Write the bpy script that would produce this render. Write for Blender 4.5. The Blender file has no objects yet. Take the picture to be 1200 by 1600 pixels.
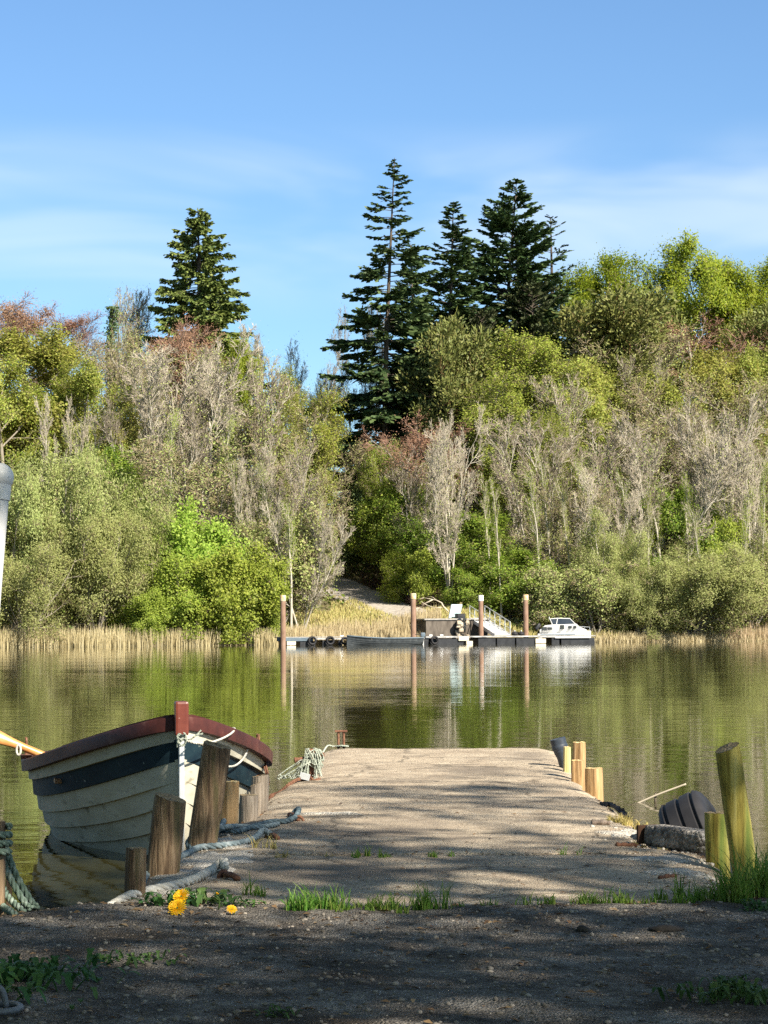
import bpy, bmesh, math, random
import numpy as np
from mathutils import Vector, Matrix, Quaternion

SC = bpy.context.scene
COL = SC.collection
R = math.radians
# ------------------------------------------------------------------ camera
F_PX, CAM_Z = 3560.0, 1.15
PITCH, ROLL = math.atan(182 / F_PX), R(-0.30)
cam_d = bpy.data.cameras.new("camera")
cam = bpy.data.objects.new("camera", cam_d); COL.objects.link(cam)
cam_d.sensor_fit = 'VERTICAL'; cam_d.sensor_height = 24.0; cam_d.lens = 24.0 * F_PX / 1600
cam_d.clip_start = 0.1; cam_d.clip_end = 3000
CAM_M = Matrix.Translation((0, 0, CAM_Z)) @ Matrix.Rotation(R(90) + PITCH, 4, 'X') @ Matrix.Rotation(ROLL, 4, 'Z')
cam.matrix_world = CAM_M
SC.camera = cam
# ------------------------------------------------------------------ light
SUN_EL, SUN_AZ = R(38), R(138)          # azimuth clockwise from +Y (away from the camera)
SUN = Vector((math.sin(SUN_AZ) * math.cos(SUN_EL), math.cos(SUN_AZ) * math.cos(SUN_EL), math.sin(SUN_EL)))
sun_d = bpy.data.lights.new("sun", 'SUN'); sun_d.energy = 5.0; sun_d.angle = R(0.53); sun_d.color = (1.0, 0.92, 0.78)
sun = bpy.data.objects.new("sun", sun_d); COL.objects.link(sun)
sun.rotation_euler = SUN.to_track_quat('Z', 'Y').to_euler(); sun.location = SUN * 60
W = bpy.data.worlds.new("World"); SC.world = W; W.use_nodes = True
def world():
    nt = W.node_tree; N = nt.nodes; L = nt.links
    bg = N['Background']
    sky = N.new('ShaderNodeTexSky'); sky.sky_type = 'NISHITA'; sky.sun_disc = False
    sky.sun_elevation = SUN_EL; sky.sun_rotation = SUN_AZ; sky.air_density = 1.0; sky.dust_density = 0.35; sky.ozone_density = 2.5
    tint = N.new('ShaderNodeMix'); tint.data_type = 'RGBA'; tint.blend_type = 'MULTIPLY'; tint.inputs[0].default_value = 1
    L.new(sky.outputs[0], tint.inputs[6])
    tg = N.new('ShaderNodeTexCoord'); ts = N.new('ShaderNodeSeparateXYZ'); L.new(tg.outputs['Generated'], ts.inputs[0])
    tr = N.new('ShaderNodeMapRange'); tr.interpolation_type = 'SMOOTHSTEP'; tr.inputs[1].default_value = .27; tr.inputs[2].default_value = .55; L.new(ts.outputs[2], tr.inputs[0])
    tm = N.new('ShaderNodeMix'); tm.data_type = 'RGBA'; L.new(tr.outputs[0], tm.inputs[0]); tm.inputs[6].default_value = (0.81, 1.01, 1.18, 1); tm.inputs[7].default_value = (1.15, 1.0, 0.80, 1)
    L.new(tm.outputs[2], tint.inputs[7])
    # thin cirrus in a low band
    tc = N.new('ShaderNodeTexCoord'); sep = N.new('ShaderNodeSeparateXYZ'); L.new(tc.outputs['Generated'], sep.inputs[0])
    mp = N.new('ShaderNodeMapping'); mp.inputs['Scale'].default_value = (4, 2, 15); mp.inputs['Rotation'].default_value = (0, R(-3), 0)
    L.new(tc.outputs['Generated'], mp.inputs[0])
    no = N.new('ShaderNodeTexNoise'); no.inputs['Scale'].default_value = 1.6; no.inputs['Detail'].default_value = 3.5; no.inputs['Roughness'].default_value = .55
    no.inputs['Distortion'].default_value = .6
    L.new(mp.outputs[0], no.inputs[0])
    a = N.new('ShaderNodeMapRange'); a.interpolation_type = 'SMOOTHSTEP'
    a.inputs[1].default_value = 0.13; a.inputs[2].default_value = 0.175; L.new(sep.outputs[2], a.inputs[0])
    b = N.new('ShaderNodeMapRange'); b.interpolation_type = 'SMOOTHSTEP'
    b.inputs[1].default_value = 0.222; b.inputs[2].default_value = 0.186; L.new(sep.outputs[2], b.inputs[0])
    c = N.new('ShaderNodeMapRange'); c.interpolation_type = 'SMOOTHSTEP'
    c.inputs[1].default_value = 0.30; c.inputs[2].default_value = 0.74; L.new(no.outputs[0], c.inputs[0])
    m1 = N.new('ShaderNodeMath'); m1.operation = 'MULTIPLY'; L.new(a.outputs[0], m1.inputs[0]); L.new(b.outputs[0], m1.inputs[1])
    m2 = N.new('ShaderNodeMath'); m2.operation = 'MULTIPLY'; L.new(m1.outputs[0], m2.inputs[0]); L.new(c.outputs[0], m2.inputs[1])
    m3 = N.new('ShaderNodeMath'); m3.operation = 'MULTIPLY'; m3.inputs[1].default_value = 0.5; L.new(m2.outputs[0], m3.inputs[0])
    mx = N.new('ShaderNodeMix'); mx.data_type = 'RGBA'; L.new(m3.outputs[0], mx.inputs[0]); L.new(tint.outputs[2], mx.inputs[6])
    mx.inputs[7].default_value = (7.2, 7.9, 8.3, 1)
    L.new(mx.outputs[2], bg.inputs[0]); bg.inputs[1].default_value = 0.060
world()
SC.view_settings.view_transform = 'Standard'; SC.view_settings.look = 'None'
SC.view_settings.exposure = 1.26; SC.view_settings.gamma = 1.0
try:
    SC.view_settings.use_curve_mapping = False
except Exception:
    pass
SC.cycles.max_bounces = 6; SC.cycles.diffuse_bounces = 3; SC.cycles.glossy_bounces = 3; SC.cycles.transmission_bounces = 3
SC.cycles.caustics_reflective = False; SC.cycles.caustics_refractive = False
SC.cycles.use_denoising = False
SC.cycles.sample_clamp_indirect = 6

# ------------------------------------------------------------------ pixel helpers (photo pixels, 1200 x 1600) used to measure places
def ray(px, py):
    v = Vector((px - 600, 800 - py, -F_PX)); return (CAM_M.to_3x3() @ v).normalized()
def G(px, py, z):
    d = ray(px, py); t = (z - CAM_Z) / d.z; return Vector((d.x * t, d.y * t, z))
def at(px, py, dist):
    d = ray(px, py); t = dist / d.y; return Vector((d.x * t, dist, CAM_Z + d.z * t))

# ------------------------------------------------------------------ objects
def tag(o, label=None, cat=None, group=None, kind=None):
    if label: o['label'] = label
    if cat: o['category'] = cat
    if group: o['group'] = group
    if kind: o['kind'] = kind
    return o
def thing(name, label, cat, loc=(0, 0, 0), group=None):
    o = bpy.data.objects.new(name, None); COL.objects.link(o); o.location = loc; o.empty_display_size = .1
    return tag(o, label, cat, group)
def wloc(o):
    v = Vector((0, 0, 0))
    while o is not None: v += o.location; o = o.parent
    return v
def link(name, me, parent=None):
    o = bpy.data.objects.new(name, me); COL.objects.link(o)
    if parent is not None: o.parent = parent
    return o
def mesh_np(name, V, Fq, mats, mi=None, smooth=False, tris=None):
    me = bpy.data.meshes.new(name)
    V = np.asarray(V, np.float32); Fq = np.asarray(Fq, np.int32).reshape(-1, 4)
    nq = len(Fq); nt = 0 if tris is None else len(tris)
    me.vertices.add(len(V)); me.vertices.foreach_set('co', V.ravel())
    me.loops.add(nq * 4 + nt * 3); me.polygons.add(nq + nt)
    li = Fq.ravel(); st = np.arange(nq) * 4; tt = np.full(nq, 4)
    if nt:
        li = np.concatenate([li, np.asarray(tris, np.int32).ravel()])
        st = np.concatenate([st, nq * 4 + np.arange(nt) * 3])
    me.loops.foreach_set('vertex_index', li.astype(np.int32)); me.polygons.foreach_set('loop_start', st.astype(np.int32))
    for m in (mats if isinstance(mats, (list, tuple)) else [mats]): me.materials.append(m)
    if mi is not None: me.polygons.foreach_set('material_index', np.asarray(mi, np.int32))
    if smooth: me.polygons.foreach_set('use_smooth', np.ones(nq + nt, bool))
    me.update(calc_edges=True); me.validate()
    return me

class MB:
    """collects shapes for one mesh; coordinates are world coordinates"""
    def __init__(s): s.v = []; s.f = []; s.m = []; s.cur = 0
    def add(s, vs, fs):
        o = len(s.v); s.v += [Vector(v) for v in vs]; s.f += [[i + o for i in f] for f in fs]; s.m += [s.cur] * len(fs)
    def box(s, c, size, rot=None, bev=0.0, jit=0.0, rng=None):
        bm = bmesh.new(); bmesh.ops.create_cube(bm, size=1)
        for v in bm.verts: v.co = Vector((v.co.x * size[0], v.co.y * size[1], v.co.z * size[2]))
        if bev: bmesh.ops.bevel(bm, geom=list(bm.edges), offset=bev, segments=2, affect='EDGES', profile=.6)
        M = rot if rot is not None else Matrix.Identity(3)
        vs = []
        for v in bm.verts:
            co = v.co.copy()
            if jit: co += Vector((rng.uniform(-jit, jit), rng.uniform(-jit, jit), rng.uniform(-jit, jit)))
            vs.append(M @ co + Vector(c))
        bm.verts.index_update()
        s.add(vs, [[v.index for v in f.verts] for f in bm.faces]); bm.free()
    def tube(s, path, rad, n=8, cap=True, closed=False):
        path = [Vector(p) for p in path]; P = len(path)
        rads = rad if isinstance(rad, (list, tuple)) else [rad] * P
        t0 = (path[1] - path[0]).normalized()
        u = t0.orthogonal().normalized(); vs = []
        for i, p in enumerate(path):
            if closed: t = (path[(i + 1) % P] - path[i - 1]).normalized()
            else: t = (path[min(i + 1, P - 1)] - path[max(i - 1, 0)]).normalized()
            u = (u - t * u.dot(t)).normalized(); w = t.cross(u)
            for k in range(n):
                a = 2 * math.pi * k / n; vs.append(p + (u * math.cos(a) + w * math.sin(a)) * rads[i])
        fs = []
        for i in range(P if closed else P - 1):
            j = (i + 1) % P
            for k in range(n): fs.append([i * n + k, i * n + (k + 1) % n, j * n + (k + 1) % n, j * n + k])
        if cap and not closed: fs += [list(range(n - 1, -1, -1)), [(P - 1) * n + k for k in range(n)]]
        s.add(vs, fs)
    def bar(s, a, b, r, n=8): s.tube([a, b], r, n)
    def lathe(s, prof, M, n=24, closed=False):
        """prof: (radius, z) pairs; M 4x4 places the axis (local z)"""
        vs = []; P = len(prof)
        for r, z in prof:
            for k in range(n):
                a = 2 * math.pi * k / n; vs.append(M @ Vector((r * math.cos(a), r * math.sin(a), z)))
        fs = []
        for i in range(P if closed else P - 1):
            j = (i + 1) % P
            for k in range(n): fs.append([i * n + k, i * n + (k + 1) % n, j * n + (k + 1) % n, j * n + k])
        if not closed: fs += [list(range(n - 1, -1, -1)), [(P - 1) * n + k for k in range(n)]]
        s.add(vs, fs)
    def build(s, name, mats, parent=None, smooth=False, angle=None, kind=None):
        off = wloc(parent) if parent is not None else Vector((0, 0, 0))
        me = bpy.data.meshes.new(name); me.from_pydata([tuple(v - off) for v in s.v], [], s.f)
        for m in (mats if isinstance(mats, (list, tuple)) else [mats]): me.materials.append(m)
        for p, m in zip(me.polygons, s.m): p.material_index = m; p.use_smooth = smooth
        me.update()
        if smooth and angle:
            try: me.set_sharp_from_angle(angle=R(angle))
            except Exception: pass
        o = link(name, me, parent)
        if kind: o['kind'] = kind
        return o

# ------------------------------------------------------------------ materials
def mat(name, cols, scale=(1, 1, 1), nscale=4.0, detail=6, rough=.8, bump=0.0, bscale=None, bdist=.01, metal=0.0, spec=.3,
        spots=None, spots_scale=20, spots_lim=(.55, .62), coord='Object', distort=0.0, cell=None, cell_amt=.5, rand=0.0, nrough=.6, crack=None):
    """noise-ramp surface; spots lays a second colour where a coarser noise passes a limit; cell gives pebbles"""
    m = bpy.data.materials.new(name); m.use_nodes = True; nt = m.node_tree; N = nt.nodes; L = nt.links
    p = N['Principled BSDF']; p.inputs['Roughness'].default_value = rough; p.inputs['Metallic'].default_value = metal
    p.inputs['Specular IOR Level'].default_value = spec
    tc = N.new('ShaderNodeTexCoord'); mp = N.new('ShaderNodeMapping'); mp.inputs['Scale'].default_value = scale
    L.new(tc.outputs[coord], mp.inputs[0])
    n = N.new('ShaderNodeTexNoise'); n.inputs['Scale'].default_value = nscale; n.inputs['Detail'].default_value = detail
    n.inputs['Roughness'].default_value = nrough; n.inputs['Distortion'].default_value = distort
    L.new(mp.outputs[0], n.inputs[0])
    r = N.new('ShaderNodeValToRGB'); e = r.color_ramp.elements
    while len(e) < len(cols): e.new(.5)
    for i, (pos, c) in enumerate(cols): e[i].position = pos; e[i].color = (*c, 1)
    L.new(n.outputs[0], r.inputs[0]); out = r.outputs[0]
    height = n.outputs[0]
    if cell:
        v = N.new('ShaderNodeTexVoronoi'); v.inputs['Scale'].default_value = cell; L.new(tc.outputs[coord], v.inputs['Vector'])
        hs = N.new('ShaderNodeSeparateColor'); L.new(v.outputs['Color'], hs.inputs[0])
        mr = N.new('ShaderNodeMapRange'); mr.inputs[3].default_value = 1 - cell_amt; mr.inputs[4].default_value = 1 + cell_amt * .6; L.new(hs.outputs[0], mr.inputs[0])
        mm = N.new('ShaderNodeMix'); mm.data_type = 'RGBA'; mm.blend_type = 'MULTIPLY'; mm.inputs[0].default_value = 1
        L.new(out, mm.inputs[6]); L.new(mr.outputs[0], mm.inputs[7]); out = mm.outputs[2]
        ad = N.new('ShaderNodeMath'); ad.operation = 'SUBTRACT'; L.new(n.outputs[0], ad.inputs[0])
        ml = N.new('ShaderNodeMath'); ml.operation = 'MULTIPLY'; ml.inputs[1].default_value = 1.2; L.new(v.outputs['Distance'], ml.inputs[0])
        L.new(ml.outputs[0], ad.inputs[1]); height = ad.outputs[0]
    if spots:
        n2 = N.new('ShaderNodeTexNoise'); n2.inputs['Scale'].default_value = spots_scale; n2.inputs['Detail'].default_value = 5; L.new(mp.outputs[0], n2.inputs[0])
        s2 = N.new('ShaderNodeMapRange'); s2.interpolation_type = 'SMOOTHSTEP'; s2.inputs[1].default_value = spots_lim[0]; s2.inputs[2].default_value = spots_lim[1]
        L.new(n2.outputs[0], s2.inputs[0])
        mm = N.new('ShaderNodeMix'); mm.data_type = 'RGBA'; L.new(s2.outputs[0], mm.inputs[0]); L.new(out, mm.inputs[6]); mm.inputs[7].default_value = (*spots, 1); out = mm.outputs[2]
    if crack:
        wn = N.new('ShaderNodeTexNoise'); wn.inputs['Scale'].default_value = 2.5; wn.inputs['Detail'].default_value = 6; L.new(tc.outputs[coord], wn.inputs[0])
        va = N.new('ShaderNodeVectorMath'); va.operation = 'MULTIPLY_ADD'; va.inputs[1].default_value = (.5, .5, .5); L.new(wn.outputs['Color'], va.inputs[0]); L.new(tc.outputs[coord], va.inputs[2])
        vc = N.new('ShaderNodeTexVoronoi'); vc.feature = 'DISTANCE_TO_EDGE'; vc.inputs['Scale'].default_value = crack; L.new(va.outputs[0], vc.inputs['Vector'])
        cm = N.new('ShaderNodeMapRange'); cm.inputs[1].default_value = .004; cm.inputs[2].default_value = .012; cm.inputs[3].default_value = .55; cm.inputs[4].default_value = 0; L.new(vc.outputs['Distance'], cm.inputs[0])
        mm = N.new('ShaderNodeMix'); mm.data_type = 'RGBA'; L.new(cm.outputs[0], mm.inputs[0]); L.new(out, mm.inputs[6]); mm.inputs[7].default_value = (.05, .042, .034, 1); out = mm.outputs[2]
    if rand:
        oi = N.new('ShaderNodeObjectInfo'); hv = N.new('ShaderNodeHueSaturation')
        mr = N.new('ShaderNodeMapRange'); mr.inputs[3].default_value = 1 - rand; mr.inputs[4].default_value = 1 + rand
        L.new(oi.outputs['Random'], mr.inputs[0]); L.new(mr.outputs[0], hv.inputs['Value']); L.new(out, hv.inputs['Color']); out = hv.outputs[0]
    L.new(out, p.inputs['Base Color'])
    if bump:
        b = N.new('ShaderNodeBump'); b.inputs['Strength'].default_value = bump; b.inputs['Distance'].default_value = bdist
        if bscale:
            n3 = N.new('ShaderNodeTexNoise'); n3.inputs['Scale'].default_value = bscale; n3.inputs['Detail'].default_value = 6; L.new(mp.outputs[0], n3.inputs[0]); height = n3.outputs[0]
        L.new(height, b.inputs['Height']); L.new(b.outputs[0], p.inputs['Normal'])
    return m
def leaf_mat(name, cols, trans=.48, rand=.12, rough=.55, tcol=None, hue=0.015):
    """each leaf gets its own place on the ramp, each plant its own tone"""
    m = bpy.data.materials.new(name); m.use_nodes = True; nt = m.node_tree; N = nt.nodes; L = nt.links
    p = N['Principled BSDF']; p.inputs['Roughness'].default_value = rough; p.inputs['Specular IOR Level'].default_value = .25
    g = N.new('ShaderNodeNewGeometry'); r = N.new('ShaderNodeValToRGB'); e = r.color_ramp.elements
    while len(e) < len(cols): e.new(.5)
    for i, c in enumerate(cols): e[i].position = i / max(1, len(cols) - 1); e[i].color = (*c, 1)
    L.new(g.outputs['Random Per Island'], r.inputs[0])
    oi = N.new('ShaderNodeObjectInfo'); hv = N.new('ShaderNodeHueSaturation')
    mr = N.new('ShaderNodeMapRange'); mr.inputs[3].default_value = 1 - rand; mr.inputs[4].default_value = 1 + rand
    L.new(oi.outputs['Random'], mr.inputs[0]); L.new(mr.outputs[0], hv.inputs['Value'])
    mh = N.new('ShaderNodeMapRange'); mh.inputs[3].default_value = .5 - hue; mh.inputs[4].default_value = .5 + hue
    L.new(oi.outputs['Random'], mh.inputs[0]); L.new(mh.outputs[0], hv.inputs['Hue']); L.new(r.outputs[0], hv.inputs['Color'])
    L.new(hv.outputs[0], p.inputs['Base Color'])
    t = N.new('ShaderNodeBsdfTranslucent'); L.new(hv.outputs[0], t.inputs[0])
    mx = N.new('ShaderNodeMixShader'); mx.inputs[0].default_value = trans
    L.new(p.outputs[0], mx.inputs[1]); L.new(t.outputs[0], mx.inputs[2]); L.new(mx.outputs[0], N['Material Output'].inputs[0])
    return m

bark_grey = mat('bark_grey', [(.3, (.16, .135, .11)), (.7, (.36, .32, .26))], (3, 3, .6), 3, rough=.9, bump=.4, rand=.12)
bark_pale = mat('bark_pale', [(.3, (.26, .235, .19)), (.65, (.52, .475, .395))], (3, 3, .8), 3, rough=.9, rand=.1)
bark_dark = mat('bark_dark', [(.3, (.045, .035, .028)), (.7, (.13, .105, .08))], (3, 3, .6), 3, rough=.9)
bark_orange = mat('bark_orange', [(.3, (.20, .10, .055)), (.7, (.42, .22, .12))], (3, 3, .8), 3, rough=.9)
twig_grey = mat('twig_grey', [(.3, (.22, .175, .13)), (.7, (.38, .32, .25))], nscale=1, rough=.9, rand=.15)
twig_pale = mat('twig_pale', [(.3, (.32, .275, .21)), (.7, (.52, .46, .36))], nscale=1, rough=.9, rand=.12)
twig_red = mat('twig_red', [(.3, (.22, .12, .085)), (.7, (.36, .22, .16))], nscale=1, rough=.9, rand=.15)
twig_brown = mat('twig_brown', [(.3, (.22, .17, .10)), (.7, (.40, .33, .21))], nscale=1, rough=.9, rand=.15)
lf_willow = leaf_mat('leaf_willow', [(0.247, 0.287, 0.095), (0.348, 0.391, 0.127), (0.450, 0.482, 0.191), (0.291, 0.302, 0.115)])
lf_bright = leaf_mat('leaf_bright', [(0.205, 0.302, 0.039), (0.314, 0.416, 0.055), (0.408, 0.480, 0.086), (0.174, 0.239, 0.043)])
lf_olive = leaf_mat('leaf_olive', [(0.222, 0.257, 0.059), (0.349, 0.376, 0.079), (0.443, 0.445, 0.098), (0.271, 0.240, 0.079)])
lf_lime = leaf_mat('leaf_lime', [(0.252, 0.351, 0.043), (0.340, 0.436, 0.058), (0.416, 0.460, 0.101), (0.214, 0.266, 0.043)])
lf_maple = leaf_mat('leaf_maple', [(0.181, 0.278, 0.029), (0.286, 0.381, 0.029), (0.360, 0.412, 0.038), (0.127, 0.185, 0.029)])
lf_green = leaf_mat('leaf_green', [(0.113, 0.202, 0.031), (0.189, 0.295, 0.034), (0.284, 0.389, 0.051), (0.085, 0.140, 0.026)])
lf_ever = leaf_mat('leaf_evergreen', [(0.053, 0.091, 0.031), (0.083, 0.133, 0.042), (0.120, 0.175, 0.056)], trans=.1)
nd_fir = leaf_mat('needle_fir', [(0.032, 0.061, 0.024), (0.057, 0.094, 0.033), (0.096, 0.133, 0.044), (0.045, 0.074, 0.028)], trans=.12, hue=.01)
nd_cedar = leaf_mat('needle_cedar', [(0.091, 0.142, 0.037), (0.149, 0.208, 0.052), (0.215, 0.265, 0.066), (0.083, 0.116, 0.037)], trans=.15, hue=.01)
nd_pine = leaf_mat('needle_pine', [(0.095, 0.117, 0.030), (0.149, 0.169, 0.045), (0.203, 0.215, 0.060), (0.135, 0.117, 0.040)], trans=.12, hue=.012)
lf_bud = leaf_mat('leaf_bud', [(0.287, 0.156, 0.096), (0.345, 0.204, 0.120), (0.230, 0.144, 0.084)], trans=.2)
lf_brown = leaf_mat('leaf_brown', [(0.232, 0.254, 0.083), (0.310, 0.336, 0.105), (0.361, 0.389, 0.141), (0.245, 0.321, 0.083)], trans=.25)
lf_floor = leaf_mat('leaf_floor', [(0.108, 0.156, 0.028), (0.204, 0.169, 0.077), (0.144, 0.117, 0.055), (0.168, 0.234, 0.033), (0.084, 0.117, 0.033)], trans=.2)
reed_m = leaf_mat('reed_straw', [(.47, .38, .22), (.56, .46, .28), (.38, .30, .17), (.62, .53, .35)], trans=.25, rand=.03)
slope_m = leaf_mat('slope_grass', [(.42, .36, .14), (.50, .42, .18), (.32, .33, .09), (.56, .47, .23)], trans=.25, rand=.03)
grass_m = leaf_mat('grass_blade', [(.07, .17, .02), (.12, .25, .03), (.18, .30, .05), (.26, .30, .08)], trans=.35, rand=.05)
weed_m = leaf_mat('weed_leaf', [(0.040, 0.104, 0.028), (0.064, 0.136, 0.032), (0.096, 0.160, 0.048)], trans=.3, rand=.05)
dry_m = leaf_mat('dry_grass', [(.42, .32, .12), (.50, .40, .16), (.34, .30, .09)], trans=.25)

# ------------------------------------------------------------------ shoreline, hill, water
def shore_y(x): return 155 + (np.clip(x, -60, 60) + 26) * 0.45
PATHPTS = [at(705, 968, 171.0), at(640, 962, 173.5), at(600, 950, 178), at(560, 932, 184), at(525, 915, 191), at(500, 906, 197), at(470, 900, 204)]
_pp = np.array([tuple(p) for p in PATHPTS])
_pt = np.linspace(0, 1, len(_pp)); _ft = np.linspace(0, 1, 60)
PATH = np.stack([np.interp(_ft, _pt, _pp[:, i]) for i in range(3)], 1)
def hill(x, y):
    x = np.asarray(x, float); y = np.asarray(y, float); shp = np.broadcast(x, y).shape
    x = np.broadcast_to(x, shp); y = np.broadcast_to(y, shp)
    off = y - shore_y(x)
    h = np.where(off < 0, np.maximum(-1.2, off * .5), .12 + .16 * np.minimum(off, 4) + .36 * np.clip(off - 4, 0, 55))
    xv = -1.5 - .10 * np.clip(off, 0, 60)
    h = np.where(off > 0, h * (1 - .42 * np.exp(-((x - xv) / 6.5) ** 2) * np.clip(off / 12, 0, 1)), h)
    h = h + np.where(off > 1, .25 * np.sin(x * .9 + 1.3) * np.sin(y * .7) + .4 * np.sin(x * .27) * np.cos(y * .31), 0)
    d = np.full(shp, 1e9); pz = np.zeros(shp)
    for p in PATH:
        dd = (x - p[0]) ** 2 + (y - p[1]) ** 2; c = dd < d; d = np.where(c, dd, d); pz = np.where(c, p[2] + .24 * np.clip(y - p[1], -2.5, 2.5), pz)
    w = np.exp(-np.maximum(np.sqrt(d) - 1.9, 0) ** 2 / 10.0)
    return np.where(off > .5, h * (1 - w) + pz * w, h)
def hz(x, y): return float(hill(x, y))

hill_m = mat('hillside_soil', [(.3, (.07, .06, .035)), (.5, (.14, .115, .06)), (.7, (.12, .14, .045))], nscale=.9, detail=8, rough=.95, bump=.6, bdist=.2)
def build_hill():
    xs = np.concatenate([np.linspace(-260, -42, 24), np.linspace(-40, 48, 150), np.linspace(50, 260, 24)])
    offs = np.concatenate([np.linspace(-6, 50, 110), np.linspace(52, 220, 20)])
    X, O = np.meshgrid(xs, offs); Y = O + shore_y(X); Z = hill(X, Y)
    V = np.stack([X, Y, Z], -1).reshape(-1, 3); nx = len(xs); ny = len(offs)
    i = np.arange(ny - 1)[:, None] * nx + np.arange(nx - 1)[None]
    Fq = np.stack([i, i + 1, i + nx + 1, i + nx], -1).reshape(-1, 4)
    o = link('hillside', mesh_np('hillside', V, Fq, hill_m, smooth=True)); tag(o, kind='structure')
build_hill()
path_m = mat('path_gravel', [(.3, (.24, .21, .18)), (.7, (.44, .40, .35))], nscale=3, rough=.95, bump=.4)
def build_path():
    n = len(PATH); V = []; T = np.gradient(PATH, axis=0)
    for i in range(n):
        t = T[i].copy(); t[2] = 0; t /= np.linalg.norm(t); s = np.array([-t[1], t[0], 0]); w = 2.1
        for k in np.linspace(-1, 1, 5):
            q = PATH[i] + s * w * k; V.append((q[0], q[1], hz(q[0], q[1]) + .10 - .03 * k * k))
    Fq = [[i * 5 + k, i * 5 + k + 1, (i + 1) * 5 + k + 1, (i + 1) * 5 + k] for i in range(n - 1) for k in range(4)]
    tag(link('path', mesh_np('path', V, Fq, path_m, smooth=True)), kind='structure')
build_path()

def water_mat():
    m = bpy.data.materials.new('lake_water'); m.use_nodes = True; nt = m.node_tree; N = nt.nodes; L = nt.links
    p = N['Principled BSDF']; p.inputs['Base Color'].default_value = (.034, .031, .011, 1); p.inputs['Roughness'].default_value = .035
    p.inputs['IOR'].default_value = 1.333
    tc = N.new('ShaderNodeTexCoord')
    def noise(sc, rot, scale, det, w):
        mp = N.new('ShaderNodeMapping'); mp.inputs['Scale'].default_value = sc; mp.inputs['Rotation'].default_value = (0, 0, R(rot)); L.new(tc.outputs['Object'], mp.inputs[0])
        n = N.new('ShaderNodeTexNoise'); n.inputs['Scale'].default_value = scale; n.inputs['Detail'].default_value = det; n.inputs['Roughness'].default_value = .5
        L.new(mp.outputs[0], n.inputs[0]); q = N.new('ShaderNodeMath'); q.operation = 'MULTIPLY'; q.inputs[1].default_value = w; L.new(n.outputs[0], q.inputs[0]); return q.outputs[0]
    a = noise((.35, 1, 1), 8, 2.2, 2, .0085); b = noise((.5, 1, 1), -12, 7.0, 2, .0020); c = noise((.25, .6, 1), 3, .35, 2, .012)
    s1 = N.new('ShaderNodeMath'); s1.operation = 'ADD'; L.new(a, s1.inputs[0]); L.new(b, s1.inputs[1])
    # calmer and rougher lanes
    mp = N.new('ShaderNodeMapping'); mp.inputs['Scale'].default_value = (.02, .09, 1); L.new(tc.outputs['Object'], mp.inputs[0])
    ln = N.new('ShaderNodeTexNoise'); ln.inputs['Scale'].default_value = 1.5; ln.inputs['Detail'].default_value = 3; L.new(mp.outputs[0], ln.inputs[0])
    lr = N.new('ShaderNodeMapRange'); lr.inputs[1].default_value = .35; lr.inputs[2].default_value = .68; lr.inputs[3].default_value = .35; lr.inputs[4].default_value = 1.15; L.new(ln.outputs[0], lr.inputs[0])
    s2 = N.new('ShaderNodeMath'); s2.operation = 'MULTIPLY'; L.new(s1.outputs[0], s2.inputs[0]); L.new(lr.outputs[0], s2.inputs[1])
    s3 = N.new('ShaderNodeMath'); s3.operation = 'ADD'; L.new(s2.outputs[0], s3.inputs[0]); L.new(c, s3.inputs[1])
    bp = N.new('ShaderNodeBump'); bp.inputs['Strength'].default_value = .55; bp.inputs['Distance'].default_value = 1.0
    L.new(s3.outputs[0], bp.inputs['Height']); L.new(bp.outputs[0], p.inputs['Normal'])
    return m
def build_water():
    V = [(-400, -60, 0), (400, -60, 0), (400, 260, 0), (-400, 260, 0)]
    tag(link('lake_water', mesh_np('lake_water', V, [[0, 1, 2, 3]], water_mat())), kind='structure')
build_water()

# ------------------------------------------------------------------ tree generators
def nrm(v): return v / np.maximum(np.linalg.norm(v, axis=-1, keepdims=True), 1e-9)
def rperp(d, rng):
    r = rng.normal(size=d.shape); r -= d * (r * d).sum(-1, keepdims=True); return nrm(r)
def grow(st, dr, ln, P, wob, trop, rng):
    B = len(st); out = np.zeros((B, P, 3)); out[:, 0] = st; d = dr.copy(); step = (ln / (P - 1))[:, None]
    for k in range(1, P):
        out[:, k] = out[:, k - 1] + d * step
        d = nrm(d + rng.normal(size=d.shape) * wob + np.array([0, 0, trop]))
    return out
def spawn(po, ra, n, t0, t1, ang, rng):
    B, P, _ = po.shape; k = np.tile(np.arange(n), B); pi = np.repeat(np.arange(B), n)
    t = t0 + (t1 - t0) * (k + rng.random(B * n)) / n
    f = t * (P - 1); i = np.minimum(f.astype(int), P - 2); fr = (f - i)[:, None]
    p = po[pi, i] * (1 - fr) + po[pi, i + 1] * fr; tg = nrm(po[pi, i + 1] - po[pi, i])
    r = ra[pi, i] * (1 - fr[:, 0]) + ra[pi, i + 1] * fr[:, 0]
    a = np.radians(rng.uniform(ang[0], ang[1], B * n))[:, None]
    return p, nrm(tg * np.cos(a) + rperp(tg, rng) * np.sin(a)), t, r, pi
def taper(r, P, end=.35): return r[:, None] * np.linspace(1, end, P)[None]
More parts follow.
